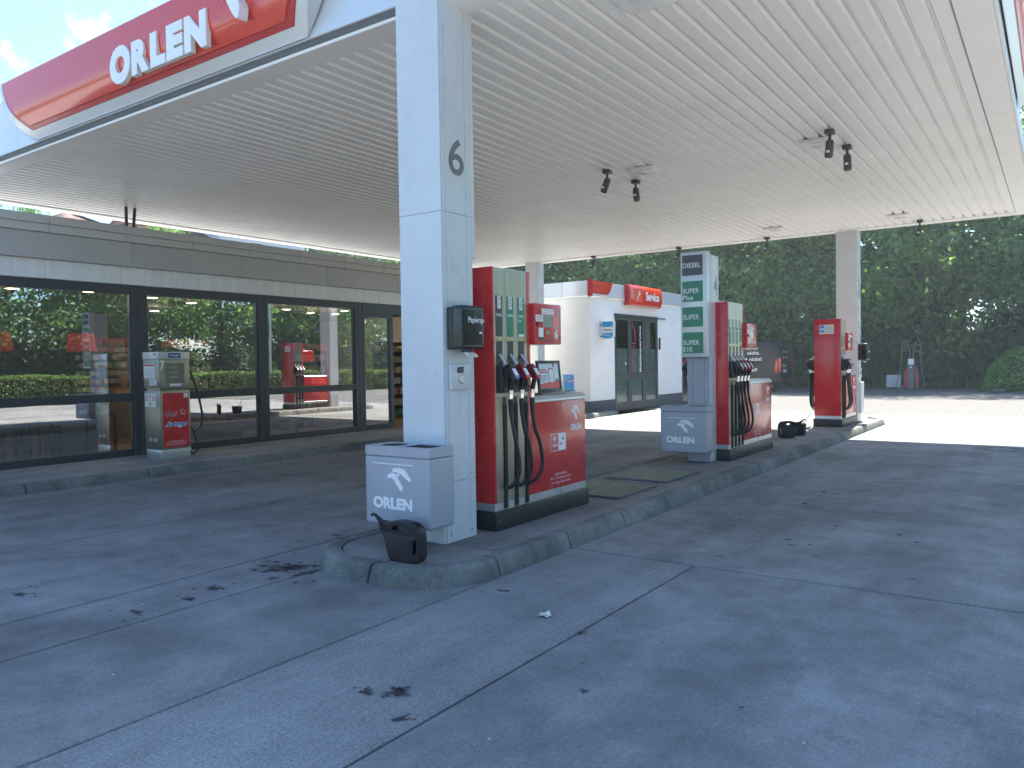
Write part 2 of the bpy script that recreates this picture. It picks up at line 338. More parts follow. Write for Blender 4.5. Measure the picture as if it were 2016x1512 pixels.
def letter(name, s, m_, parent, origin, face, w=None, h=None, bold=0.0, align='l', ext=0.0, shear=0.0, res=2, line=1.0, depth=1.0):
    return place(text_np(s, bold, ext, res, shear, 1.0, line), origin, face['right'], face['up'], w, h, align, depth).build(name, m_, parent, recalc=False, smooth=False)

def smoothpoly(pts, it=2):
    for _ in range(it):
        q = []
        for i in range(len(pts)):
            a, b = pts[i], pts[(i+1) % len(pts)]; q += [(a[0]*.75+b[0]*.25, a[1]*.75+b[1]*.25), (a[0]*.25+b[0]*.75, a[1]*.25+b[1]*.75)]
        pts = q
    return pts
# bird's head emblem (crown piece, beak piece, eye)
def bird(extrude=0.0, bevel=0.0):
    key = ('bird', extrude, bevel)
    if key not in _cache:
        A = [(385,222),(386,207),(394,196),(412,194),(440,194),(462,197),(478,212),(492,235),(508,258),(509,268),(502,275),(493,273),(470,256),(448,236),(430,226),(405,222)]
        B = [(356,271),(352,256),(360,238),(378,227),(398,227),(412,238),(424,262),(440,288),(453,308),(454,320),(449,340),(444,342),(432,332),(412,302),(396,272),(384,262),(370,259),(361,262)]
        E_ = [(412,233),(420,229),(432,231),(436,240),(431,248),(420,249),(413,243)]
        f = lambda P: smoothpoly([((x-352)/157, -(y-342)/157) for x, y in P], 1)
        _cache[key] = curve_mesh(key, [f(A), f(B), f(E_)], extrude, bevel)
    return _cache[key]

# ------------------------------------------------------------------ ground and forecourt
g = MB(); g.add([(-420,-300,-0.10),(420,-300,-0.10),(420,700,-0.10),(-420,700,-0.10)], [(0,1,2,3)])
tag(g.build('ground', mat('distant_ground', (0.10, 0.11, 0.07), 0.95, var=0.3, vscale=0.15), at=(0,0,-0.1)), kind='structure')
fc = struct('forecourt')
MB().add([(-10.66,-14,-0.014),(14,-14,-0.014),(14,23.35,-0.014),(-10.66,23.35,-0.014)], [(0,1,2,3)]).build('joint_bed', JOINT, fc)
def slab(x0, x1, y0, y1, m_, gap=0.016, z=0.0, parent=None, name='concrete_slab'):
    gx = 0.016 if x1 <= -4.6 else 0.009
    return MB().box(x0+gx, x1-gx, y0+gap, y1-gap, -0.09 if z == 0 else z-0.12, z).build(name, m_, parent or fc, bevel=0.006, seg=1)
YJ = [-14, -5.35, 0.10, 5.57, 11.02, 16.5, 23.35]
XB = [(-10.62, -7.36, CONC), (-7.36, -4.62, CONC), (-3.33, -2.26, CONCR), (-2.26, 2.4, CONC), (2.4, 7.8, CONC), (7.8, 14, CONCD)]
for j in range(len(YJ)-1):
    for (xa, xb, m_) in XB:
        if m_ is CONCR and YJ[j] > 5: continue
        if xa == -2.26 and YJ[j] > 5: xa = -3.33
        if xa == -7.36 and YJ[j] < 5 and YJ[j+1] > 5:      # saw-cut crack stops short of the island
            slab(-7.36, -5.30, YJ[j], YJ[j+1], m_, 0.008); slab(-5.30, -4.62, YJ[j], YJ[j+1], m_, 0.008)
        else: slab(xa, xb, YJ[j], YJ[j+1], m_)
slab(-4.62, -3.33, -5.35, 5.57, CONCD); slab(-4.62, -3.33, -14, -5.35, CONCD)
slab(-4.62, -3.33, 19.9, 23.35, CONC); slab(-4.62, -3.33, 5.57, 19.9, CONCD)
# far kerb strip and paved drive
dr = struct('paved_drive', (0, 23, 0))
PAVB = bpy.data.materials.new('block_paving'); PAVB.use_nodes = True
t = PAVB.node_tree; b_ = t.nodes['Principled BSDF']; gg = t.nodes.new('ShaderNodeNewGeometry'); mp = t.nodes.new('ShaderNodeMapping'); mp.inputs['Rotation'].default_value = (0, 0, R(45)); t.links.new(gg.outputs['Position'], mp.inputs[0])
bt = t.nodes.new('ShaderNodeTexBrick'); bt.inputs['Scale'].default_value = 1; bt.inputs['Brick Width'].default_value = 0.21; bt.inputs['Row Height'].default_value = 0.105; bt.inputs['Mortar Size'].default_value = 0.007
bt.inputs['Color1'].default_value = (0.150, 0.148, 0.144, 1); bt.inputs['Color2'].default_value = (0.128, 0.127, 0.124, 1); bt.inputs['Mortar'].default_value = (0.075, 0.073, 0.07, 1)
t.links.new(mp.outputs[0], bt.inputs['Vector']); t.links.new(bt.outputs['Color'], b_.inputs['Base Color']); b_.inputs['Roughness'].default_value = 0.92; b_.inputs['Specular IOR Level'].default_value = 0.2
bpn = t.nodes.new('ShaderNodeBump'); bpn.inputs['Strength'].default_value = 0.6; bpn.inputs['Distance'].default_value = 0.006; bpn.invert = True; t.links.new(bt.outputs['Fac'], bpn.inputs['Height']); t.links.new(bpn.outputs[0], b_.inputs['Normal'])
MB().box(-34, 30, 23.66, 44.5, -0.08, -0.004).build('block_surface', PAVB, dr)
ks = None
for i in range(46):
    xa = -20+i*1.0
    if xa > 6: break
    o = MB().box(xa+0.006, xa+0.994, 23.36, 23.655, -0.08, 0.004).build('kerb_stone', KERB, dr, bevel=0.008, seg=1)
tag(MB().box(-60, 60, 44.5, 75, -0.08, 0.05).build('planted_bank', mat('soil', (0.035, 0.04, 0.02), 0.95, var=0.5, vscale=1.2, bump=1.0, bscale=9)), kind='structure')
tag(MB().box(-34, -20.2, 19, 23.6, -0.08, -0.002).build('side_yard', CONCD), kind='structure')

# ------------------------------------------------------------------ pump island with kerb stones and paving slabs
isl = struct('pump_island', (-4.1, 4, 0))
IX0, IX1, IYF, IYB, IR, KW, KH = -4.88, -3.33, 3.88, 20.35, 0.60, 0.16, 0.135
def kerb_profile_sweep(path, nrm):
    """a stone swept along path (outer bottom edge); nrm points outward"""
    prof = [(0.0, -0.05), (0.0, 0.02), (-0.022, KH-0.045), (-0.034, KH-0.014), (-0.062, KH), (-KW, KH), (-KW, -0.05)]
    b = MB(); n = len(prof)
    for p, q in zip(path, nrm):
        for (d, z) in prof: b.v.append((p[0]+q[0]*d, p[1]+q[1]*d, z))
    for i in range(len(path)-1):
        for j in range(n): b.f.append((i*n+j, i*n+(j+1) % n, (i+1)*n+(j+1) % n, (i+1)*n+j))
    b.f.append(tuple(range(n-1, -1, -1))); b.f.append(tuple((len(path)-1)*n+j for j in range(n))); return b
def straight(xx, ya, yb, sgn): return kerb_profile_sweep([(xx, ya), (xx, yb)], [(sgn, 0)]*2).build('kerb_stone', KERB, isl, bevel=0.007, seg=1)
def corner(cx, cy, a0, a1, r=IR):
    P, N = [], []
    for k in range(13):
        a = R(a0+(a1-a0)*k/12); N.append((math.cos(a), math.sin(a))); P.append((cx+r*math.cos(a), cy+r*math.sin(a)))
    return kerb_profile_sweep(P, N).build('kerb_stone', KERB, isl, bevel=0.007, seg=1)
yk = [4.55, 5.55, 6.55, 7.55, 8.56, 9.58, 10.6, 11.6, 12.62, 13.62, 14.64, 15.6, 16.6, 17.5, 18.5, 19.78]
for a, b in zip(yk[:-1], yk[1:]):
    straight(IX1, a+0.011, b-0.011, 1); straight(IX0, a+0.011, b-0.011, -1)
G_ = 0.9
def arc(cx, cy, a0, a1, n=12): return [((cx+IR*math.cos(R(a0+(a1-a0)*k/n)), cy+IR*math.sin(R(a0+(a1-a0)*k/n))), (math.cos(R(a0+(a1-a0)*k/n)), math.sin(R(a0+(a1-a0)*k/n)))) for k in range(n+1)]
def stone(pp): return kerb_profile_sweep([q[0] for q in pp], [q[1] for q in pp]).build('kerb_stone', KERB, isl, bevel=0.007, seg=1)
XJ = -4.02      # joint in the middle of the nose
stone([((XJ+0.012, IYF), (0, -1))]+arc(IX1-IR, IYF+IR, -90, 6))
stone(arc(IX0+IR, IYF+IR, 183, 270)+[((XJ-0.012, IYF), (0, -1))])
corner(IX1-IR, IYB-IR, -2, 89); corner(IX0+IR, IYB-IR, 182, 91)
kerb_profile_sweep([(IX0+IR, IYB), (IX1-IR, IYB)], [(0, 1)]*2).build('kerb_stone', KERB, isl, bevel=0.006, seg=1)
# paving slabs, recessed joints
ix0, ix1 = IX0+KW+0.008, IX1-KW-0.008
MB().box(ix0-0.02, ix1+0.02, IYF+0.3, IYB-0.3, 0.0, 0.112).build('bedding', JOINT, isl)
ys = IYF+KW+0.01
def nose_slab():
    b = MB(); P = [(ix0, 4.72)]
    for k in range(9): a = R(180+90*k/8); P.append((IX0+IR+(IR-KW-0.008)*math.cos(a), IYF+IR+(IR-KW-0.008)*math.sin(a)))
    for k in range(9): a = R(270+90*k/8); P.append((IX1-IR+(IR-KW-0.008)*math.cos(a), IYF+IR+(IR-KW-0.008)*math.sin(a)))
    P.append((ix1, 4.72))
    # split in two stones along the middle
    mid = -4.05
    L_ = [p for p in P if p[0] <= mid]+[(mid-0.004, 4.04), (mid-0.004, 4.72)]
    return P
P = nose_slab(); mid = -3.98
left = [(ix0, 4.715)]+[p for p in P[1:-1] if p[0] < mid-0.01]+[(mid-0.004, IYF+KW+0.008), (mid-0.004, 4.715)]
right = [(mid+0.004, 4.715), (mid+0.004, IYF+KW+0.008)]+[p for p in P[1:-1] if p[0] > mid+0.01]+[(ix1, 4.715)]
for pl in (left, right): MB().prism(pl, 'z', 0.03, 0.130).build('paving_slab', PAVE, isl, bevel=0.004, seg=1)
y = 4.73; k = 0
while y < 19.6:
    d = 0.5; nx = 3
    for q in range(nx):
        xa = ix0+(ix1-ix0)*q/nx; xb = ix0+(ix1-ix0)*(q+1)/nx; dz = random.uniform(-0.002, 0.002)
        if 5.45 < y < 6.6 and q == 1: pass
        MB().box(xa+0.004, xb-0.004, y+0.004, min(y+d, 19.74)-0.004, 0.03, 0.130+dz).build('paving_slab', PAVE, isl, bevel=0.003, seg=1)
    y += d
MB().box(ix0+0.25, ix1-0.25, 19.75, IYB-KW-0.03, 0.03, 0.13).build('paving_slab', PAVE, isl, bevel=0.003, seg=1)

# ------------------------------------------------------------------ shop pavement
sp = struct('shop_pavement', (-11.5, 0, 0))
yy = -3.6; i = 0
KJ = []
while yy < 19.0:
    L_ = 1.62 if i % 2 else 1.60; KJ.append((yy, yy+L_)); yy += L_; i += 1
for (a, b) in KJ:
    prof = [(-10.62, -0.05), (-10.62, 0.02), (-10.645, 0.085), (-10.66, 0.108), (-10.69, 0.12), (-10.80, 0.12), (-10.80, -0.05)]
    MB().prism([(p[0], p[1]) for p in prof], 'y', a+0.007, b-0.007).build('kerb_stone', KERB, sp, bevel=0.006, seg=1)
MB().box(-12.6, -10.79, -3.6, 19.2, -0.05, 0.10).build('bedding', JOINT, sp)
for k in range(18):
    for (xa, xb) in ((-12.52, -11.68), (-11.68, -10.81)):
        MB().box(xa+0.003, xb-0.003, -3.6+k*1.25+0.003, -3.6+(k+1)*1.25-0.003, 0.0, 0.121).build('paving_slab', PAVES, sp, bevel=0.003, seg=1)

# ------------------------------------------------------------------ canopy
CX0, CX1, CY0, CY1, CZ, CT = -14.75, -0.45, 4.78, 18.84, 4.40, 5.20
cp = thing('canopy', 'large white filling station canopy with ribbed white underside', 'canopy', (-7.6, 11.8, CZ))
bx = 0.27
def border(name, x0, x1, y0, y1): MB().box(x0, x1, y0, y1, CZ, CZ+0.05).build(name, DECK, cp, bevel=0.004, seg=1)
border('soffit_border', CX0, CX1-0.0, CY0, CY0+bx); border('soffit_border', CX0, CX1, CY1-bx, CY1)
border('soffit_border', CX0, CX0+bx, CY0+bx+0.002, CY1-bx-0.002)
# right border in lengths, with butt joints
for k in range(7):
    ya = CY0+bx+0.002+(CY1-CY0-2*bx)*k/7; yb = CY0+bx+(CY1-CY0-2*bx)*(k+1)/7
    border('soffit_border', CX1-bx, CX1, ya+0.003, yb-0.003)
MB().box(CX0+0.05, CX1-0.05, CY0+0.05, CY1-0.05, CZ+0.075, CZ+0.17).build('roof_box', mat('roof_sheet', (0.4, 0.4, 0.4), 0.6), cp)
pitch_ = 0.1815; n_pl = int((CX1-CX0-2*bx)/pitch_)
wx = (CX1-CX0-2*bx)/n_pl
pl = MB(); y0_, y1_ = CY0+bx-0.01, CY1-bx+0.01
prof = [(0.0, CZ+0.062), (0.026, CZ+0.062), (0.044, CZ+0.022), (wx-0.020, CZ+0.022), (wx-0.002, CZ+0.062)]
for (x_, z_) in prof: pl.v += [(x_, y0_, z_), (x_, y1_, z_)]
for j in range(len(prof)-1): pl.f.append((2*j, 2*j+1, 2*j+3, 2*j+2))
# turned-down end flanges close each rib
first = None
for i in range(n_pl):
    if first is None:
        first = pl.build('deck_plank', DECK, cp, smooth=False, recalc=False); base_x = 0.0
        first.location = (CX0+bx, 0, 0); o = first
    else:
        o = first.copy(); COL.objects.link(o); o.parent = cp; o.location = (CX0+bx+i*wx, 0, 0)
# dark gap strip, plain fascia panels
GAPM = mat('gap_dark', (0.10, 0.10, 0.105), 0.7)
MB().box(CX0+0.02, CX1-0.02, CY0-0.012, CY0, CZ+0.03, CZ+0.085).build('shadow_gap', GAPM, cp)
SX0, SX1 = -11.25, -5.12
def fasc(x0, x1, y0, y1, z0=CZ+0.085, z1=CT): MB().box(x0, x1, y0, y1, z0, z1).build('fascia_panel', FASC, cp, bevel=0.006, seg=1)
for xa, xb in ((CX0-0.03, -13.2), (-13.2, -11.3), (-11.3, -8.4), (-8.4, -5.5), (-5.5, -2.9), (-2.9, CX1+0.03)): fasc(xa+0.003, xb-0.003, CY0-0.035, CY0)
for k in range(6): 
    a = CX0+(CX1-CX0)*k/6; fasc(a+0.003, a+(CX1-CX0)/6-0.003, CY1, CY1+0.03, CZ+0.0, CZ+0.22)
for k in range(6):
    a = CY0+(CY1-CY0)*k/6; fasc(CX0-0.03, CX0, a+0.003, a+(CY1-CY0)/6-0.003, CZ+0.0, CZ+0.3); 
    fasc(CX1, CX1+0.03, a+0.003, a+(CY1-CY0)/6-0.003, CZ+0.0, CT if a < 11.5 else CZ+0.22)

# bulging illuminated-sign cassette: outline trapezoid with curved ends
def bulge(v): return 0.012+0.20*math.sin(math.pi*0.5*min(1, max(0, v)*1.9))
def cassette(xl, xr, inset, dz0, dz1, depth, nu=40, nv=10):
    """returns grid verts (u along, outward, z) for a panel inset from the cassette outline"""
    b = MB(); z0, z1 = CZ+0.10+dz0, CT+0.06-dz1
    for layer in (0, 1):
        for j in range(nv+1):
            v = j/nv; z = z0+(z1-z0)*v
            k = 1-v
            s_ = 0.50*(k**1.7)
            a, c = xl+inset+s_, xr-inset-s_*0.76
            for i in range(nu+1):
                u = i/nu; o_ = (bulge((z-CZ-0.1)/(CT-0.04-CZ))+depth) if layer == 0 else 0.02
                b.v.append((a+(c-a)*u, o_, z))
    n = (nu+1)*(nv+1)
    for j in range(nv):
        for i in range(nu):
            q = j*(nu+1)+i; b.f.append((q, q+1, q+nu+2, q+nu+1)); b.f.append((n+q, n+q+nu+1, n+q+nu+2, n+q+1))
    for i in range(nu):
        b.f.append((i, n+i, n+i+1, i+1)); q = nv*(nu+1)+i; b.f.append((q, q+1, n+q+1, n+q))
    for j in range(nv):
        q = j*(nu+1); b.f.append((q, q+nu+1, n+q+nu+1, n+q)); q += nu; b.f.append((q, n+q, n+q+nu+1, q+nu+1))
    return b
def sign(label, face, base, xl, xr, wx0, wx1, bird_x):
    """face 'front' looks to -y, 'side' looks to +x"""
    def W(b):
        if face == 'front': b.v = [(p[0], base-0.036-p[1], p[2]) for p in b.v]
        else: b.v = [(base+0.036+p[1], p[0], p[2]) for p in b.v]
        return b
    loc = ((xl+xr)/2, base-0.04, CZ+0.1) if face == 'front' else (base+0.04, (xl+xr)/2, CZ+0.1)
    s = thing('canopy_sign', label, 'sign', loc, 'signs on the canopy edge')
    W(cassette(xl, xr, 0, 0, 0, 0)).build('white_trim', FASC, s, ang=50)
    W(cassette(xl, xr, 0.10, 0.095, 0.02, 0.012)).build('red_border', REDB, s, ang=50)
    W(cassette(xl, xr, 0.165, 0.135, 0.03, 0.030)).build('red_panel', RED, s, ang=50)
    # narrow seams
    word = 'ORLEN'; wsum = [1.0, 0.80, 0.66, 0.70, 0.88]; tot = sum(wsum)+0.05*4; x = wx0; sc = (wx1-wx0)/tot
    z0, z1 = 4.63, 4.985
    dm = bulge((z1-0.06-CZ-0.1)/(CT-0.04-CZ))+0.03
    f = YM if face == 'front' else XP
    for ch, wd in zip(word, wsum):
        def org(x_, z_, d): return (x_, base-0.036-d, z_) if face == 'front' else (base+0.036+d, x_, z_)
        dz = (z0-0.025 if ch == 'O' else z0); hh = (z1-z0+0.05 if ch == 'O' else z1-z0)
        vf = text_np(ch, 0.075, 0.5, 5)
        lo = place(vf, org(x, dz, dm-0.03), f['right'], f['up'], wd*sc, hh, 'l', 0.05).build('letter', LSIDE, s, recalc=False, smooth=False)
        place(text_np(ch, 0.068, 0.0, 5), org(x+0.006, dz+0.006, dm+0.0215), f['right'], f['up'], wd*sc-0.012, hh-0.012, 'l', 0).build('face', LETTER, lo, recalc=False, smooth=False)
        x += (wd+0.05)*sc
    place(bird(0.05, 0.0), org(bird_x, 4.70, dm+0.0), f['right'], f['up'], 0.62, None, 'l', 1.0).build('emblem', LETTER, s, recalc=False, smooth=False)
    return s
sign('red curved sign with raised white ORLEN letters on the front canopy edge', 'front', CY0, SX0, SX1, -8.43, -6.66, -6.44)
sign('red sign with white letters on the right canopy edge, seen edge-on', 'side', CX1, 3.6, 11.6, 6.1, 7.9, 8.3)

# ------------------------------------------------------------------ columns
def column(label, xr, y0, depth, wid, num, top=CZ, ncell=None, rearbox=False):
    c = thing('canopy_column', label, 'column', (xr-wid/2, y0+depth/2, 0.13), 'canopy columns')
    x0, x1, y1 = xr-wid, xr, y0+depth
    MB().box(x0+0.004, x1-0.004, y0+0.004, y1-0.004, 0.13, top).build('core', COLM, c, bevel=0.006, seg=1)
    hz = [0.135, 0.62, 2.75, top-0.002] if top > 4 else [0.135, top-0.002]
    for a, b in zip(hz[:-1], hz[1:]):
        for (px0, px1, py0, py1) in ((x0, x1, y0-0.004, y0+0.004), (x0, x1, y1-0.004, y1+0.004)):
            MB().box(px0, px1, py0, py1, a+0.002, b-0.002).build('cover_panel', COLM, c, bevel=0.002, seg=1)
        for xx in (x1, x0):
            for (ya, yb) in ((y0+0.008, y0+0.05), (y0+0.054, y1-0.078), (y1-0.074, y1-0.008)):
                MB().box(xx-0.004, xx+0.004, ya, yb, a+0.002, b-0.002).build('cover_panel', COLP, c, bevel=0.0015, seg=1)
    if rearbox: MB().box(x1-0.16, x1-0.008, y1+0.002, y1+0.055, 2.42, top-0.03).build('cable_duct', COLM, c, bevel=0.004, seg=1)
    return c
c6 = column('near canopy column marked 6 with the paper dispenser on its side', -3.94, 4.67, 0.38, 0.44, '6', top=5.05, rearbox=True)
letter('numeral', '6', GREYV, c6, (-3.9335, 4.765, 3.055), XP, w=0.19, h=0.29, bold=0.012, res=8)
for (y_, z_) in ((4.72, 0.66), (4.985, 0.66), (4.72, 0.20), (4.985, 0.20)): MB().cyl((-3.937, y_, z_), 0.007, 0, 0.006, 8, 'x').build('screw', CHROME, c6)
MB().box(-4.02, -3.947, 4.655, 4.672, 0.135, 0.42).build('foot_panel', COLM, c6, bevel=0.002, seg=1)
c2 = column('far right canopy column marked 2 behind the last pump', -3.70, 18.66, 0.38, 0.44, '2')
letter('numeral', '2', GREYV, c2, (-3.6935, 18.76, 2.95), XP, w=0.17, h=0.30, bold=0.012, res=6)
MB().box(-3.86, -3.625, 18.72, 19.0, 0.32, 1.02).build('impact_guard', COLM, c2, bevel=0.012)
cs = column('canopy column beside the service building, seen behind the pump terminal', -12.14, 18.55, 0.34, 0.40, '')

# ------------------------------------------------------------------ fuel price pillar (column 4)
pil = thing('fuel_sign_pillar', 'free-standing grey pillar listing DIESEL and SUPER fuels, marked 4', 'sign', (-4.16, 10.6, 0.13))
MB().box(-4.325, -3.985, 10.46, 10.80, 0.13, 3.03).build('post', COLM, pil, bevel=0.006, seg=1)
for (xa, xb) in ((-4.321, -4.24), (-4.236, -4.07), (-4.066, -3.989)): MB().box(xa, xb, 10.452, 10.462, 0.14, 3.0).build('cover_panel', BINM, pil, bevel=0.002, seg=1)
for (ya, yb) in ((10.468, 10.53), (10.534, 10.79)): MB().box(-3.988, -3.979, ya, yb, 0.14, 3.02).build('cover_panel', COLP, pil, bevel=0.002, seg=1)
MB().box(-4.345, -3.965, 10.30, 10.45, 1.60, 3.06).build('sign_case', FASC, pil, bevel=0.012)
for s_, za, zb, m_ in (('DIESEL', 2.735, 3.015, GREYD), ('SUPER\nPlus', 2.372, 2.655, GREENS), ('SUPER', 2.022, 2.295, GREENS), ('SUPER\nE10', 1.655, 1.945, GREENS)):
    p = MB().box(-4.315, -4.02, 10.290, 10.302, za, zb).build('fuel_panel', m_, pil, bevel=0.002, seg=1)
    lines = s_.split('\n')
    for i, ln in enumerate(lines):
        zc_ = (za+zb)/2-0.035 if len(lines) == 1 else (za+0.115 if i == 0 else za+0.022)
        letter('lettering', ln, WHITEV, p, (-4.305, 10.2885, zc_), YM, h=0.068 if ln != 'Plus' else 0.066, w={'DIESEL': 0.26, 'SUPER': 0.235, 'Plus': 0.15, 'E10': 0.13}[ln], bold=0.012, res=3)
letter('numeral', '4', GREYV, pil, (-3.9775, 10.60, 2.46), XP, w=0.15, h=0.29, bold=0.01)

# ------------------------------------------------------------------ bins
def bin_(label, x0, x1, y0, y1, z0, z1):
    b = thing('litter_bin', label, 'bin', ((x0+x1)/2, (y0+y1)/2, z0), 'ORLEN litter bins')
    MB().box(x0+0.004, x1-0.004, y0+0.004, y1-0.004, z0, z1-0.072).build('body', BINM, b, bevel=0.03, seg=4)
    # rim with a round and a square opening
    cu = [[(x0, y0), (x1, y0), (x1, y1), (x0, y1)]]
    def rr(xa, xb, ya, yb, r, n=5):
        P = []
        for cx, cy, a0 in ((xb-r, ya+r, -90), (xb-r, yb-r, 0), (xa+r, yb-r, 90), (xa+r, ya+r, 180)):
            for k in range(n+1): a = R(a0+90*k/n); P.append((cx+r*math.cos(a), cy+r*math.sin(a)))
        return P
    W_, D_ = x1-x0, y1-y0
    hole1 = [(x0+W_*0.29+0.105*math.cos(2*math.pi*k/24), y0+D_*0.5+0.105*math.sin(2*math.pi*k/24)) for k in range(24)]
    hole2 = rr(x0+W_*0.54, x1-0.045, y0+D_*0.16, y1-D_*0.16, 0.02)
    v, f = curve_mesh('rim', [rr(x0, x1, y0, y1, 0.032), hole1, hole2], 0.003, 0.0)
    q = MB(); q.v = [(p[0], p[1], z1-0.003+p[2]) for p in v]; q.f = f; q.build('rim', BINM, b, recalc=False, smooth=False)
    v, f = curve_mesh('skirt', [rr(x0, x1, y0, y1, 0.032), rr(x0+0.008, x1-0.008, y0+0.008, y1-0.008, 0.026)], 0.0325, 0.0)
    q = MB(); q.v = [(p[0], p[1], z1-0.0388+p[2]) for p in v]; q.f = f; q.build('rim_skirt', BINM, b, recalc=False, smooth=False)
    MB().box(x0+0.02, x1-0.02, y0+0.02, y1-0.02, z1-0.07, z1-0.012).build('opening_shade_block', mat('bin_painted_shade', (0.02, 0.02, 0.02), 0.8), b)  # closed near-black box, its colour stands in for shade inside the openings
    MB().box(x0+0.13, x1-0.13, y1-0.004, y1+0.055, z0+0.1, z1-0.15).build('bracket', GREYV, b)
    MB().box(x0+W_*0.14, x0+W_*0.76, y0+0.0015, y0+0.0045, z0+0.474, z0+0.481).build('line_print', WHITEV, b)
    place(bird(), (x0+W_*0.37, y0+0.0022, z0+0.275), (1, 0, 0), (0, 0, 1), W_*0.36, 0.175, 'l', 0).build('emblem', WHITEV, b, recalc=False, smooth=False)
    letter('lettering', 'ORLEN', WHITEV, b, (x0+W_*0.14, y0+0.0022, z0+0.13), YM, w=W_*0.60, h=0.092, bold=0.055, res=4)
    return b
bin_('light grey ORLEN bin on the near column, watering can in front', -4.465, -3.785, 4.30, 4.60, 0.32, 0.93)
bin_('light grey ORLEN bin on the free-standing fuel pillar', -4.59, -3.905, 10.10, 10.42, 0.285, 0.925)

# ------------------------------------------------------------------ paper towel dispenser + data plates
def dispenser(label, xf, y0, y1, z0, z1, d, word):
    t_ = thing('paper_dispenser', label, 'dispenser', (xf, (y0+y1)/2, z0), 'paper towel dispensers')
    MB().box(xf+0.004, xf+d*0.35, y0+0.012, y1-0.012, z0+0.01, z1-0.01).build('back_box', BLACK, t_, bevel=0.015)
    MB().box(xf+d*0.30, xf+d, y0, y1, z0+0.01, z1).build('cover', mat('smoked_plastic', (0.014, 0.015, 0.017), 0.2, var=0.3, vscale=8, rvar=0.12), t_, bevel=0.035, seg=4)
    MB().cyl((xf+d*0.55, y0+(y1-y0)*0.55, z0+0.015), 0.05, -0.025, 0.02, 14).build('outlet', BLACK, t_)
    pp = MB()
    for k in range(9):
        a = k/8; pp.v += [(xf+d*0.45+0.05*math.sin(a*7), y0+0.12+a*0.12, z0-0.004-0.012*abs(math.sin(a*5))), (xf+d*0.50+0.04*math.sin(a*7+1), y0+0.13+a*0.13, z0-0.035-0.016*math.sin(a*9))]
    pp.f = [(2*k, 2*k+2, 2*k+3, 2*k+1) for k in range(8)]; pp.build('paper', PAPER, t_, recalc=False)
    if word:
        q = place(text_np(word, 0.012, 0.0, 3), (xf+d+0.0012, y0+0.082, z0+0.208), (0, 1, 0), (0, 0, 1), 0.325, 0.058, 'l', 0); ye = y1-0.010
        q.v = [p if p[1] <= ye else (p[0]-(p[1]-ye), min(p[1], y1+0.0012), p[2]) for p in q.v]      # the word runs round the rounded edge
        q.build('lettering', WHITEV, t_, recalc=False, smooth=False)
        MB().box(xf+d, xf+d+0.004, y0+0.22, y0+0.25, z0+0.135, z0+0.15).build('lock', WHITEV, t_)
    else: MB().box(xf+d, xf+d+0.002, y0+0.1, y0+0.3, (z0+z1)/2-0.006, (z0+z1)/2+0.012).build('lettering', WHITEV, t_)
    return t_
dispenser('smoked black paper towel dispenser with white lettering on the near column', -3.937, 4.69, 4.985, 1.655, 2.012, 0.168, 'Papierspender')
dispenser('small dark paper dispenser on the far column behind the last pump', -3.697, 18.70, 18.98, 1.50, 1.88, 0.20, '')
pt = thing('data_socket_plate', 'pale grey data socket plate with black logo and round lid below the dispenser', 'plate', (-3.93, 4.84, 1.35))
MB().box(-3.934, -3.906, 4.715, 4.965, 1.352, 1.55).build('plate', mat('plate_grey', (0.55, 0.57, 0.58), 0.35), pt, bevel=0.006)
for k in range(3): MB().tube([(-3.9045, 4.80+0.028*k*0+0.0, 1.487+0.017*k), (-3.9045, 4.868, 1.491+0.017*k)], 0.0075, 6).build('logo_bar', BLACK, pt)
MB().tube([(-3.9045, 4.802, 1.486), (-3.9045, 4.797, 1.503), (-3.9045, 4.803, 1.522)], 0.008, 6).build('logo_bar', BLACK, pt)
MB().lathe([(0.038, 0), (0.038, 0.008), (0.03, 0.014)], (0, 0, 0), 20).xf(Matrix.Translation((-3.906, 4.845, 1.432)) @ Matrix.Rotation(R(90), 4, 'Y')).build('lid', ALU, pt)
letter('lettering', 'Datenschnittstelle', WHITEV, pt, (-3.9055, 4.745, 1.462), XP, w=0.19, h=0.018, bold=0.01, res=1)
letter('lettering', 'nur für Servicetechniker', GREYV, pt, (-3.9055, 4.755, 1.376), XP, w=0.16, h=0.008, res=1)
pt2 = thing('data_socket_plate', 'data socket plate on the far column below its paper dispenser', 'plate', (-3.69, 18.85, 1.1))
MB().box(-3.694, -3.67, 18.72, 18.98, 1.12, 1.33).build('plate', MATS['plate_grey'], pt2, bevel=0.006)
MB().box(-3.672, -3.668, 18.78, 18.92, 1.2, 1.26).build('logo_bar', GREYV, pt2)

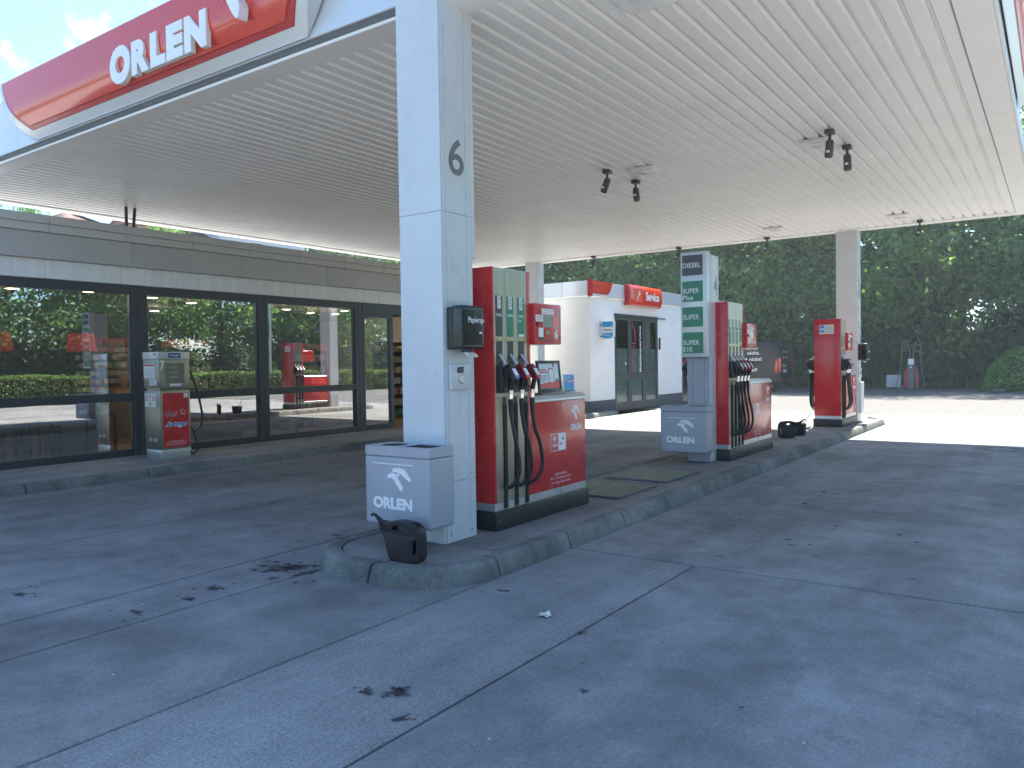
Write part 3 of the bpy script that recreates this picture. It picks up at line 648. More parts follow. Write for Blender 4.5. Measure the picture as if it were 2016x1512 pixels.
# ------------------------------------------------------------------ fuel pumps
LAB = {'D': ('DIESEL', DARKL), 'S': ('SUPER', GREEN), 'E': ('SUPER\nE10', GREEN), 'P': ('SUPER\nPlus', GREEN)}
def make_pump(label, y0, xr, kinds, console_len, num, pitch_, notice=False, near=True):
    n = len(kinds); wid = 0.53; xl = xr-wid; off = 0.0
    tl = n*pitch_+0.003; te = y0+tl+0.055          # tower: steel part, then red jamb
    ce = te+console_len; zt = 2.365
    p = thing('fuel_pump', label, 'fuel pump', ((xr+xl)/2, (y0+ce)/2, 0.13), 'red fuel pumps on the island')
    MB().box(xl-0.02, xr+0.02, y0-0.015, ce+0.012, 0.13, 0.292).build('plinth', PLINTH, p, bevel=0.006)
    for (yb_, zb_) in ((y0+0.30, 0.18), (y0+0.30, 0.26), (ce-0.3, 0.18), (ce-0.3, 0.26), (ce-0.04, 0.21), (y0+0.03, 0.21)):
        MB().cyl((xr+0.018, yb_, zb_), 0.008, 0, 0.006, 8, 'x').build('bolt', CHROME, p)
    MB().box(xl+0.004, xr-0.004, y0+0.004, ce-0.004, 0.293, 0.362).build('base_trim', ALU, p, bevel=0.003, seg=1)
    MB().box(xl+0.02, xr-0.012, y0+0.028, te-0.006, 0.363, zt-0.006).build('cabinet', STEEL, p)
    MB().box(xl, xr, y0, y0+0.026, 0.362, zt+0.006).build('side_panel', REDP, p, bevel=0.004)
    MB().box(xl, xr, te-0.053, te, 0.362, zt+0.006).build('side_panel', REDP, p, bevel=0.004)
    MB().box(xl+0.01, xr-0.006, y0+0.028, te-0.055, zt-0.004, zt+0.004).build('top_plate', ALU, p)
    us = y0+0.026; wch = (te-0.053-us)/n
    for sgn in (1, -1):
        X = (lambda v: xr+v) if sgn == 1 else (lambda v: xl-v)
        for k in range(n):
            u = us+k*wch; ub = u+wch*0.40; bw = wch*0.29   # boot centre and half width
            usl = u+wch*0.80
            ch = kinds[k]
            # steel cover with openings: upper plate, label zone plate, frame strips, lower plates either side of the hose slot
            for (ua, ub2, za, zb) in ((u+0.0015, u+wch-0.0015, 1.745, zt-0.002), (u+0.0015, ub-bw, 1.262, 1.743), (ub+bw, u+wch-0.0015, 1.262, 1.743),
                                      (u+0.0015, usl-0.026, 0.365, 1.26), (usl+0.026, u+wch-0.0015, 0.365, 1.26)):
                MB().box(X(-0.012), X(0.0), ua, ub2, za, zb).build('steel_cover', STEEL, p, bevel=0.0015, seg=1)
            MB().box(X(-0.011), X(-0.004), usl-0.026, usl+0.026, 0.30, 1.26).build('hose_slot', BLACK, p)
            MB().box(X(-0.009), X(0.0), ub-bw, ub+bw, 1.262, 1.30).build('steel_cover', STEEL, p)
            # boot: recessed dark tray, bulging at its foot
            bt_ = MB().box(X(-0.011), X(-0.003), ub-bw, ub+bw, 1.30, 1.743).build('nozzle_boot', BLACK, p)
            MB().prism([(ub-bw*1.05, 1.30), (ub+bw*1.05, 1.30), (ub+bw*1.05, 1.50), (ub-bw*1.05, 1.54)], 'x', X(0.0), X(0.055)).build('holder', BLACK, bt_, bevel=0.012)
            if sgn == 1:
                word, lm = LAB[ch]
                fl = MB().box(xr-0.002, xr+0.0025, ub-bw*1.02, ub+bw*1.02, 1.783, 2.128).build('fuel_label', lm, p)
                MB().box(xr+0.002, xr+0.004, ub-bw*0.45, ub+bw*0.50, 2.02, 2.126).build('sticker', WHITEV, fl)
                for q in range(6): MB().box(xr+0.0042, xr+0.0046, ub-bw*0.26, ub+bw*(0.16+0.12*(q % 3)), 2.034+q*0.0145, 2.042+q*0.0145).build('print', GREYV, fl)
                for i, ln in enumerate(word.split('\n')):
                    letter('lettering', ln, WHITEV, fl, (xr+0.0032, ub-bw*0.90, 1.954-i*0.042), XP, w=bw*(1.8 if len(ln) > 4 else 1.0), h=0.024, bold=0.01, res=2)
                if ch == 'E': MB().box(xr+0.0028, xr+0.0036, ub-bw*0.7, ub+bw*0.9, 1.786, 1.808).build('sticker', WHITEV, fl)
                MB().lathe([(0.013, 0), (0.013, 0.002)], (0, 0, 0), 12).xf(Matrix.Translation((xr+0.0005, ub, 1.764)) @ Matrix.Rotation(R(90), 4, 'Y')).build('mark', YEL, p)
            # nozzle
            nz = MB(); cm = BLACK if ch == 'D' else DKRED
            def Pt(u_, v_, z_): return (X(v_), u_, z_)
            nb = MB().prism([(0.055, 1.505), (0.085, 1.545), (0.115, 1.55), (0.150, 1.50), (0.185, 1.445), (0.183, 1.415), (0.155, 1.405), (0.115, 1.43), (0.075, 1.44)], 'y', ub-0.030, ub+0.030)
            nb.v = [(X(q[0]), q[1], q[2]) for q in nb.v]; nzo = nb.build('nozzle', cm, p, bevel=0.009, seg=2)
            MB().tube([Pt(ub, -0.002, 1.63), Pt(ub, 0.035, 1.585), Pt(ub, 0.075, 1.525)], [0.0115, 0.0125, 0.014], 10).build('spout', ALU, nzo)
            lb = MB().prism([(0.147, 1.509), (0.189, 1.441), (0.186, 1.436), (0.144, 1.505)], 'y', ub-0.024, ub+0.024)
            lb.v = [(X(q[0]), q[1], q[2]) for q in lb.v]; lb.build('nozzle_label', WHITEV, nzo)
            lb = MB().prism([(0.1895, 1.452), (0.1885, 1.425), (0.1845, 1.425), (0.1855, 1.452)], 'y', ub-0.023, ub+0.023)
            lb.v = [(X(q[0]), q[1], q[2]) for q in lb.v]; lb.build('nozzle_label', BLUE if ch == 'D' else PINKR, nzo)
            MB().tube([Pt(ub+0.004, 0.145, 1.43), Pt(ub+0.006, 0.125, 1.385), Pt(ub+0.008, 0.112, 1.325)], [0.024, 0.022, 0.02], 10).build('grip', BLACK, nzo)
            MB().tube([Pt(ub, 0.062, 1.45), Pt(ub+0.004, 0.062, 1.36), Pt(ub+0.006, 0.10, 1.335)], 0.006, 6).build('lever_guard', BLACK, nzo)
            MB().tube([Pt(ub+0.008, 0.112, 1.327), Pt(ub+0.009, 0.108, 1.30), Pt(ub+0.009, 0.107, 1.297), Pt(ub+0.011, 0.102, 1.25)], [0.0215, 0.0215, 0.018, 0.019], 12).build('coupling', CHROME, nzo)
            h0 = MB(); zz = [1.252, 1.235, 1.20, 1.195, 1.15, 1.145, 1.10]
            MB().tube([Pt(ub+0.011+0.05*(1.252-z_), 0.102, z_) for z_ in zz], [0.021, 0.023, 0.023, 0.0215, 0.0215, 0.02, 0.019], 10).build('sleeve', RUBBER, nzo)
            dr_ = random.uniform(-0.012, 0.02)+0.012*k
            key = [(ub+0.018, 0.102, 1.11), (ub+0.038, 0.112, 0.98), (ub+0.066+dr_, 0.120, 0.84), (ub+0.088+dr_, 0.128, 0.70), (ub+0.088+dr_, 0.118, 0.60), (ub+0.072+dr_*0.6, 0.085, 0.525), (usl-0.003, 0.040, 0.485), (usl, 0.014, 0.50), (usl, 0.009, 0.56), (usl, 0.006, 0.8), (usl, 0.006, 1.2)]
            # Catmull-Rom through the key points
            pts = []
            for i in range(len(key)-1):
                a, b, c, d = [Vector(key[min(max(j, 0), len(key)-1)]) for j in (i-1, i, i+1, i+2)]
                for s_ in range(4):
                    q = s_/4; pts.append(0.5*((2*b)+(c-a)*q+(2*a-5*b+4*c-d)*q*q+(3*b-a-3*c+d)*q**3))
            pts.append(Vector(key[-1]))
            MB().tube([Pt(q.x, q.y, q.z) for q in pts], 0.0165, 9).build('hose', RUBBER, p, recalc=False)
            MB().tube([Pt(usl, 0.004, 0.31), Pt(usl, 0.004, 0.50)], 0.016, 8).build('hose_tail', RUBBER, p)
    # console: lower red body, metal lid with rolled edges
    cz = 1.190
    co = MB().box(xl+0.012, xr-0.003, te+0.004, ce, 0.363, cz).build('console', REDP, p, bevel=0.006)
    MB().prism([(xl+0.004, cz+0.002), (xr+0.010, cz+0.002), (xr+0.008, cz+0.022), (xr-0.022, cz+0.055), (xr-0.05, cz+0.062), (xl+0.06, cz+0.062), (xl+0.03, cz+0.055), (xl+0.004, cz+0.022)], 'y', te+0.006, ce+0.004).build('lid', ALU, co, bevel=0.004)
    xc = xr-0.003
    MB().lathe([(0.014, 0), (0.014, 0.003), (0.008, 0.006)], (0, 0, 0), 12).xf(Matrix.Translation((xc, te+console_len*0.56, cz-0.045)) @ Matrix.Rotation(R(90), 4, 'Y')).build('lock', CHROME, co)
    MB().box(xc-0.0005, xc+0.0012, te+console_len*0.5-0.004, te+console_len*0.5, 0.30, 0.361).build('seam', GAPM, p)
    e0 = ce-0.29
    place(bird(), (xc+0.001, e0+0.02, 0.985), (0, 1, 0), (0, 0, 1), 0.165, 0.145, 'l', 0).build('emblem', WHITEV, co, recalc=False, smooth=False)
    letter('lettering', 'ORLEN', WHITEV, co, (xc+0.001, e0, 0.890), XP, w=0.215, h=0.062, bold=0.05, res=3)
    s0 = te+console_len*0.33
    MB().box(xc, xc+0.0010, s0, s0+0.27, 0.715, 0.880).build('sticker', WHITEV, co)
    MB().box(xc+0.001, xc+0.0016, s0+0.006, s0+0.134, 0.721, 0.874).build('sticker_red_half', REDP, co)
    place(bird(), (xc+0.0022, s0+0.035, 0.795), (0, 1, 0), (0, 0, 1), 0.068, 0.058, 'l', 0).build('emblem', WHITEV, co, recalc=False, smooth=False)
    letter('lettering', 'ORLEN', WHITEV, co, (xc+0.0022, s0+0.028, 0.755), XP, w=0.085, h=0.026, bold=0.05, res=2)
    letter('lettering', 'star', PINKR, co, (xc+0.0016, s0+0.155, 0.765), XP, w=0.055, h=0.028, bold=0.03, res=2)
    st = [(math.cos(R(90+36*k))*(1 if k % 2 == 0 else 0.42), math.sin(R(90+36*k))*(1 if k % 2 == 0 else 0.42)) for k in range(10)]
    place(curve_mesh('st', [st], 0, 0), (xc+0.0016, s0+0.195, 0.805), (0, 1, 0), (0, 0, 1), 0.05, 0.05, 'l', 0).build('star_print', GREYV, co, recalc=False, smooth=False)
    for i, (ln, wd) in enumerate((('Rauchen verboten', 0.205), ('Motor u. Fremdheizung abstellen', 0.37), ('Nur zulässige Gefäße befüllen.', 0.345))):
        letter('lettering', ln, WHITEV, co, (xc+0.001, s0-0.01+(0.37-wd)/2, 0.485-i*0.042), XP, w=wd, h=0.026, res=1, bold=0.008)
    # payment terminal on an arm above the console
    ty0, ty1, tz0, tz1 = te-0.045+0.0, te+0.455, 1.722, 2.092
    tm = MB().box(xl+0.02, xr+0.05, te+0.003, ty1, tz0, tz1).build('payment_terminal', REDP, p, bevel=0.014, seg=3)
    F_ = xr+0.05
    ln_ = [[(ty0+0.115, tz0+0.055), (ty1-0.04, tz0+0.055), (ty1-0.03, tz0+0.07), (ty1-0.03, tz1-0.06), (ty1-0.045, tz1-0.045), (ty0+0.115, tz1-0.045), (ty0+0.10, tz1-0.06), (ty0+0.10, tz0+0.07)]]
    ii = [(ln_[0][0][0], 0)]
    inner = [tuple((q[0]+(0.003 if q[0] < (ty0+ty1)/2 else -0.003), q[1]+(0.003 if q[1] < (tz0+tz1)/2 else -0.003)) for q in ln_[0])]
    v, f = curve_mesh('ol', [ln_[0], list(inner[0])], 0.0006, 0)
    q = MB(); q.v = [(F_+0.0008+a[2], a[0], a[1]) for a in v]; q.f = f; q.build('door_outline', BLACK, tm, recalc=False, smooth=False)
    box('screen', LCD, tm, F_-0.002, F_+0.002, te+0.135, te+0.290, tz1-0.215, tz1-0.105)
    box('sticker', WHITEV, tm, F_, F_+0.0025, te+0.118, te+0.318, tz1-0.098, tz1-0.046)
    for r_ in range(2):
        for q in range(9): box('print', random.choice((BLUE, GREYV, PINKR, GREYV)), tm, F_+0.0025, F_+0.003, te+0.128+q*0.0205, te+0.140+q*0.0205, tz1-0.066-r_*0.022, tz1-0.057-r_*0.022)
    box('sticker', WHITEV, tm, F_, F_+0.0022, te+0.005+0.012, te+0.132, tz1-0.165, tz1-0.105)
    for q in range(3): box('print', GREYV, tm, F_+0.0022, F_+0.0027, te+0.028, te+0.122, tz1-0.122-q*0.016, tz1-0.116-q*0.016)
    MB().cyl((F_, te+0.042, tz1-0.185), 0.018, -0.01, 0.014, 14, 'x').build('lock', BLACK, tm)
    MB().cyl((F_, te+0.385, tz1-0.085), 0.019, -0.01, 0.004, 16, 'x').build('sensor_disc', mat('disc_grey', (0.4, 0.42, 0.42), 0.3), tm)
    box('sticker', WHITEV, tm, F_, F_+0.0022, te+0.062, te+0.138, tz0+0.065, tz0+0.150)
    box('print', BLACK, tm, F_, F_+0.0024, te+0.062, te+0.138, tz0+0.040, tz0+0.064)
    box('keypad', LCD, tm, F_, F_+0.004, te+0.185, te+0.240, tz0+0.088, tz0+0.125)
    box('vent_slot', BLACK, tm, F_-0.001, F_+0.0012, te+0.130, te+0.325, tz0+0.022, tz0+0.034)
    letter('lettering', 'Säule', WHITEV, tm, (F_+0.001, te+0.315, tz0+0.150), XP, w=0.075, h=0.018, bold=0.01, res=1)
    letter('numeral', num, WHITEV, tm, (F_+0.001, te+0.330, tz0+0.048), XP, w=0.058, h=0.092, bold=0.035, res=5)
    MB().box(xl+0.05, xr-0.03, te-0.01, te+0.03, cz+0.06, tz0+0.01).build('terminal_post', ALU, p) if False else None
    if notice:
        nb = MB().box(xl+0.105, xr-0.135, y0-0.004, y0+0.001, 2.065, 2.255).build('notice', WHITEV, p)
        box('pictogram', BLUE, nb, xl+0.115, xl+0.205, y0-0.0055, y0-0.0035, 2.095, 2.245)
        MB().prism([(xl+0.125, 2.15), (xl+0.15, 2.135), (xl+0.195, 2.16), (xl+0.19, 2.195), (xl+0.15, 2.185)], 'y', y0-0.0068, y0-0.0054).build('pictogram_hand', WHITEV, nb)
        for q in range(6): box('print', GREYV, nb, xl+0.225, xr-0.15-(0.03 if q == 5 else 0), y0-0.0052, y0-0.0036, 2.095+q*0.025, 2.103+q*0.025)
    return p, te, ce, cz
make_pump('nearest red fuel pump 6 with three hoses and a poster stand on it', 5.265, -3.90, 'DSE', 0.975, '6', 0.170)
make_pump('red fuel pump 4 with four hoses behind the fuel sign pillar', 10.66, -3.80, 'DPSE', 1.34, '4', 0.150)
make_pump('farthest red fuel pump with a white notice on its plain red end', 17.0, -3.685, 'DSE', 1.02, '2', 0.128, notice=True)

# poster stand and leaflets on pump 6
ps = thing('poster_stand', 'black framed advertising poster leaning on top of pump 6 console', 'poster stand', (-4.02, 6.32, 1.253))
def tilt(b, c, ang, axis='Y'):
    M_ = Matrix.Translation(c) @ Matrix.Rotation(ang, 4, axis) @ Matrix.Translation([-q for q in c]); return b.xf(M_)
PC = (-4.0, 6.32, 1.27); TA = R(-6)
for args in ((-4.010, -3.990, 6.115, 6.145, 1.27, 1.575), (-4.010, -3.990, 6.495, 6.525, 1.27, 1.575), (-4.010, -3.990, 6.146, 6.494, 1.545, 1.575), (-4.010, -3.990, 6.146, 6.494, 1.27, 1.305)):
    tilt(MB().box(*args), PC, TA).build('frame_bar', BLACK, ps, bevel=0.003)
tilt(MB().box(-4.004, -3.997, 6.145, 6.495, 1.305, 1.545), PC, TA).build('poster', PAPERB, ps)
tilt(MB().prism([(6.145, 1.306), (6.494, 1.306), (6.494, 1.385), (6.145, 1.352)], 'x', -3.997, -3.9958), PC, TA).build('poster_red_band', PINKR, ps)
for (a, b, c, d, m_) in ((6.155, 6.27, 1.478, 1.493, PINKR), (6.155, 6.30, 1.455, 1.470, PINKR), (6.155, 6.29, 1.425, 1.431, GREYV), (6.155, 6.27, 1.408, 1.414, GREYV), (6.155, 6.285, 1.391, 1.397, GREYV), (6.155, 6.23, 1.374, 1.380, GREYV),
                         (6.31, 6.40, 1.355, 1.50, PINKR), (6.318, 6.392, 1.365, 1.488, PAPER), (6.425, 6.475, 1.36, 1.395, GREYV), (6.43, 6.47, 1.42, 1.45, PAPER), (6.39, 6.42, 1.512, 1.545, PINKR)):
    tilt(MB().box(-3.997, -3.9952 if m_ is not PAPER else -3.9945, a, b, c, d), PC, TA).build('poster_print', m_, ps)
tilt(MB().box(-4.13, -4.02, 6.30, 6.34, 1.256, 1.29), PC, 0).build('back_leg', BLACK, ps)
MB().box(-4.06, -3.96, 6.11, 6.53, 1.253, 1.268).build('foot', GREYV, ps, bevel=0.002)
lf = thing('leaflet_holder', 'blue advertising leaflet card standing at the end of pump 6 console', 'leaflet', (-4.12, 6.83, 1.253))
MB().box(-4.112, -4.10, 6.725, 6.945, 1.254, 1.435).build('card', WHITEV, lf)
MB().box(-4.101, -4.0985, 6.74, 6.93, 1.264, 1.425).build('print_blue', BLUEL, lf)
for i, s_ in enumerate(('Viel Tanken', 'Prämie geh.')): letter('lettering', s_, WHITEV, lf, (-4.098, 6.75, 1.395-i*0.024), XP, w=0.11, h=0.015, bold=0.02, res=1)
for k in range(3): MB().prism([(6.80, 1.335+k*0.014), (6.925, 1.352+k*0.014), (6.925, 1.360+k*0.014), (6.80, 1.343+k*0.014)], 'x', -4.0985, -4.0975).build('print_stripe', PINKR if k != 1 else WHITEV, lf)
MB().ell((-4.099, 6.79, 1.28), (0.003, 0.03, 0.012)).build('print_car', mat('lime_print', (0.35, 0.5, 0.12), 0.5), lf)
MB().box(-4.125, -4.085, 6.73, 6.94, 1.253, 1.262).build('foot', GREYV, lf)
pd = thing('card_terminal', 'pale card dispenser box standing on the pump 4 console', 'card box', (-4.0, 11.52, 1.253))
MB().box(-4.10, -3.92, 11.42, 11.58, 1.253, 1.66).build('body', mat('pale_box', (0.5, 0.52, 0.53), 0.4), pd, bevel=0.012)
MB().box(-4.08, -3.915, 11.44, 11.57, 1.40, 1.52).build('panel', GREYV, pd, bevel=0.003)

# ------------------------------------------------------------------ watering cans, bucket, mats, litter
def can_shape(extr, bev):
    out = [(0.002, 0.03), (0.02, 0.0), (0.25, 0.0), (0.29, 0.012), (0.300, 0.06), (0.298, 0.21), (0.286, 0.262), (0.255, 0.288), (0.20, 0.302), (0.14, 0.310), (0.08, 0.310), (0.03, 0.300), (-0.01, 0.285), (-0.06, 0.285), (-0.105, 0.300), (-0.118, 0.282), (-0.09, 0.235), (-0.05, 0.165), (-0.018, 0.09)]
    h1 = [(0.005, 0.235), (0.03, 0.286), (0.085, 0.297), (0.14, 0.295), (0.178, 0.276), (0.166, 0.232), (0.09, 0.226)]
    h2 = [(0.222, 0.055), (0.258, 0.040), (0.284, 0.06), (0.286, 0.17), (0.266, 0.20), (0.238, 0.18), (0.228, 0.11)]
    return curve_mesh('can', [smoothpoly(out, 2), smoothpoly(h1, 2), smoothpoly(h2, 2)], extr, bev)
CANM = mat('can_plastic', (0.010, 0.012, 0.016), 0.45, spec=0.35, var=0.15, vscale=12, bump=0.1, bscale=300)
def watering_can(label, loc, rz, s=1.0):
    t_ = thing('watering_can', label, 'watering can', loc, 'black watering cans', rz)
    def loc_build(b, name, par, **k):
        Rm = Matrix.Translation(loc) @ Matrix.Scale(s, 4)   # root-local verts: build() subtracts the location
        return b.xf(Rm).build(name, CANM, par, **k)
    v, f = can_shape(0.042, 0.014)
    b = MB(); b.v = [(p[0]-0.15, p[2]*(1.0)*(1.0 if p[0] > -0.02 else max(0.35, 1+(p[0]+0.02)*7)), p[1]+0.0) for p in v]; b.f = f
    b.v = [(p[0], p[1], max(0.0, p[2]+0.012)) for p in b.v]
    body = loc_build(b, 'body', t_, recalc=True)
    loc_build(MB().tube([(-0.235, 0, 0.285), (-0.265, 0, 0.310), (-0.30, 0, 0.342), (-0.325, 0, 0.360), (-0.345, 0, 0.364), (-0.362, 0, 0.354)], [0.032, 0.022, 0.016, 0.013, 0.012, 0.0115], 12), 'spout', body)
    loc_build(MB().tube([(0.090, 0, 0.285), (0.104, 0, 0.318)], [0.036, 0.033], 18), 'neck', body)
    o = MB().tube([(0.1042, 0, 0.3187), (0.105, 0, 0.3207)], [0.026, 0.026], 18).xf(Matrix.Translation(loc) @ Matrix.Scale(s, 4)).build('mouth', mat('can_inside', (0.006, 0.006, 0.006), 0.8), body)
    return t_
watering_can('black plastic watering can at the rounded island nose below the bin', (-3.855, 4.125, 0.132), R(7), 0.88)
watering_can('black plastic watering can on the island between pump 4 and the last pump', (-4.03, 14.30, 0.132), R(208), 0.92)
bk = thing('squeegee_bucket', 'black window washing bucket with squeegee behind the second watering can', 'bucket', (-4.0, 14.95, 0.132))
MB().lathe([(0.13, 0), (0.15, 0.20), (0.158, 0.20), (0.158, 0.215), (0.142, 0.215), (0.125, 0.03)], (-4.0, 14.95, 0.132), 20).build('pail', BLACK, bk)
MB().tube([(-4.02, 14.95, 0.22), (-3.83, 15.25, 0.53)], 0.009, 8).build('squeegee_handle', ALU, bk)
MB().box(-4.10, -3.97, 14.90, 14.94, 0.20, 0.24).build('squeegee_head', BLACK, bk)
GRATE = mat('grating_galvanised', (0.30, 0.28, 0.19), 0.45, metal=0.2, var=0.25, vscale=7)
def matg(label, x0, x1, y0, y1):
    t_ = thing('floor_grate', label, 'grate', ((x0+x1)/2, (y0+y1)/2, 0.132), 'metal grates on the island')
    MB().box(x0, x1, y0, y1, 0.132, 0.137).build('tray', BLACK, t_)
    b = MB()
    for (a0, a1, c0, c1) in ((x0, x1, y0, y0+0.012), (x0, x1, y1-0.012, y1), (x0, x0+0.012, y0+0.0125, y1-0.0125), (x1-0.012, x1, y0+0.0125, y1-0.0125)): b.box(a0, a1, c0, c1, 0.1375, 0.158)
    b.build('frame', GREYV, t_)
    s_ = MB(); nx, ny = 14, 17
    for i in range(1, nx): xx = x0+(x1-x0)*i/nx; s_.box(xx-0.002, xx+0.002, y0+0.013, y1-0.013, 0.138, 0.156)
    for j in range(1, ny):
        yy_ = y0+(y1-y0)*j/ny; s_.box(x0+0.013, x1-0.013, yy_-0.009, yy_+0.006, 0.148, 0.157)
    o = s_.build('grid_bars', GRATE, t_, smooth=False); o['kind'] = 'stuff'
matg('square metal floor grate right behind pump 6', -4.52, -3.72, 7.15, 8.10); matg('square metal floor grate in front of the fuel sign pillar', -4.52, -3.73, 8.38, 9.45)
sc = thing('paper_scrap', 'crumpled white and yellow paper scrap lying on the concrete', 'litter', (-2.66, 4.05, 0.0))
PWM = mat('scrap_paper', (0.72, 0.70, 0.62), 0.7)
b = MB(); gx = 5
for i in range(gx):
    for j in range(4): b.v.append((-2.615+0.05*math.sin(i*0.9)+i*0.016+random.uniform(-.006,.006), 3.925+j*0.016+random.uniform(-.006,.006)+i*0.004, 0.004+abs(random.gauss(0, 0.014))))
b.f = [(i*4+j, (i+1)*4+j, (i+1)*4+j+1, i*4+j+1) for i in range(gx-1) for j in range(3)]
b.build('sheet', PWM, sc, smooth=False, recalc=False)
b = MB(); b.add([(-2.60, 3.945, 0.022), (-2.57, 3.955, 0.026), (-2.575, 3.985, 0.018), (-2.605, 3.975, 0.016)], [(0, 1, 2, 3)]); b.build('print', YEL, sc)
tag(MB().tube([(-3.15, 4.262, 0.004), (-3.12, 4.248, 0.004), (-3.085, 4.258, 0.005), (-3.06, 4.275, 0.004)], 0.0035, 5).build('twig', RUBBER), 'thin dark twig lying on the concrete beside the island nose', 'twig')
tag(MB().tube([(-3.57, 4.00, 0.006), (-3.535, 3.985, 0.006)], 0.0045, 6).build('cigarette_butt', mat('butt', (0.5, 0.3, 0.16), 0.8)), 'tan cigarette butt at the foot of the island nose kerb', 'cigarette butt')
crumbs = MB()
for k in range(46):
    x_, y_ = random.uniform(-7, -0.2), random.uniform(1.8, 9.5)
    if -5 < x_ < -3.25 and y_ > 3.7: continue
    r_ = random.uniform(0.004, 0.011); crumbs.add([(x_-r_, y_, 0.001), (x_+r_*.8, y_-r_*.7, 0.001), (x_+r_*.4, y_+r_, 0.001), (x_, y_, 0.001+r_)], [(0, 1, 3), (1, 2, 3), (2, 0, 3)])
tag(crumbs.build('litter_crumbs', mat('crumb', (0.5, 0.5, 0.47), 0.8), smooth=False), kind='stuff')
# oil and fuel stains: thin irregular films on the slabs
STN = bpy.data.materials.new('oil_film'); STN.use_nodes = True; t = STN.node_tree; b_ = t.nodes['Principled BSDF']; b_.inputs['Base Color'].default_value = (0.035, 0.035, 0.036, 1); b_.inputs['Roughness'].default_value = 0.8; b_.inputs['Specular IOR Level'].default_value = 0.2
STN2 = STN.copy(); STN2.node_tree.nodes['Principled BSDF'].inputs['Base Color'].default_value = (0.09, 0.09, 0.085, 1)
for M_, lo, hi in ((STN, 0.40, 0.9), (STN2, 0.0, 0.16)):
    t = M_.node_tree; b_ = t.nodes['Principled BSDF']; g_ = t.nodes.new('ShaderNodeNewGeometry'); n_ = t.nodes.new('ShaderNodeTexNoise'); n_.inputs['Scale'].default_value = 14; n_.inputs['Detail'].default_value = 6
    t.links.new(g_.outputs['Position'], n_.inputs['Vector']); r_ = t.nodes.new('ShaderNodeMapRange'); r_.inputs['From Min'].default_value = 0.3; r_.inputs['From Max'].default_value = 0.62; r_.inputs['To Min'].default_value = lo; r_.inputs['To Max'].default_value = hi
    t.links.new(n_.outputs['Fac'], r_.inputs['Value']); at_ = t.nodes.new('ShaderNodeAttribute'); at_.attribute_name = 'soak'; mu_ = t.nodes.new('ShaderNodeMath'); mu_.operation = 'MULTIPLY'; t.links.new(r_.outputs[0], mu_.inputs[0]); t.links.new(at_.outputs['Fac'], mu_.inputs[1]); t.links.new(mu_.outputs[0], b_.inputs['Alpha'])
def stain(blobs, m_=STN, z=0.0012):
    b = MB(); A = []
    for i, (x_, y_, a, c) in enumerate(blobs):
        n = 28; ph = [random.uniform(0, 6.28) for _ in range(4)]; P, Q = [], []
        for k in range(n):
            th = 2*math.pi*k/n; rr_ = 1+0.22*math.sin(3*th+ph[0])+0.16*math.sin(5*th+ph[1])+0.10*math.sin(9*th+ph[2])+random.uniform(-.07, .07)
            P.append((x_+a*rr_*0.62*math.cos(th), y_+c*rr_*0.62*math.sin(th), z+0.0003*i)); Q.append((x_+a*rr_*1.5*math.cos(th), y_+c*rr_*1.5*math.sin(th), z+0.0003*i))
        b.add([(x_, y_, z+0.0003*i)]+P+Q, [(0, 1+k, 1+(k+1) % n) for k in range(n)]+[(1+k, 1+n+k, 1+n+(k+1) % n, 1+(k+1) % n) for k in range(n)]); A += [1.0]+[0.85]*n+[0.0]*n
    o = b.build('oil_stain', m_, fc, smooth=False, recalc=False); at_ = o.data.attributes.new('soak', 'FLOAT', 'POINT'); at_.data.foreach_set('value', A); return o
def cloud(cx, cy, n, sx, sy, r0, r1): return [(random.gauss(cx, sx), random.gauss(cy, sy), random.uniform(r0, r1), random.uniform(r0, r1)*0.8) for _ in range(n)]
stain([(-4.86, 3.86, .085, .07), (-4.80, 3.96, .06, .05), (-4.98, 3.84, .05, .04), (-4.92, 3.75, .05, .05), (-4.72, 4.02, .04, .03), (-5.08, 3.80, .04, .03)]+cloud(-4.88, 3.84, 22, .20, .13, .012, .045))
stain([(-4.86, 3.22, .05, .04)]+cloud(-4.86, 3.24, 6, .09, .07, .008, .02)); stain([(-4.78, 2.98, .05, .03)]+cloud(-4.80, 3.0, 4, .09, .05, .008, .018))
stain([(-4.82, 2.64, .05, .02)]+cloud(-4.85, 2.6, 7, .12, .06, .006, .016)); stain([(-5.42, 4.86, .05, .03), (-5.30, 4.80, .04, .022), (-5.22, 4.75, .03, .018)])
stain([(-2.555, 2.655, .05, .045)]+cloud(-2.56, 2.64, 8, .035, .04, .008, .022)); stain([(-2.69, 2.58, .03, .025)]+cloud(-2.69, 2.57, 5, .03, .02, .006, .014)); stain([(-2.36, 2.47, .018, .035)]+cloud(-2.36, 2.47, 5, .018, .035, .005, .012))
stain([(-1.83, 3.15, .022, .018)]); stain([(-2.24, 3.83, .02, .03)]+cloud(-2.25, 3.82, 3, .02, .03, .005, .012)); stain(cloud(-1.9, 3.7, 4, .4, .5, .006, .014))
stain([(-5.9, 2.4, .06, .03)]+cloud(-5.95, 2.5, 6, .15, .1, .008, .02)); stain(cloud(-2.1, 8.5, 14, .5, 1.2, .015, .04)); stain(cloud(-1.6, 6.4, 9, .5, .4, .01, .03)); stain(cloud(-8.2, 7.0, 9, 1.0, 1.0, .015, .04))
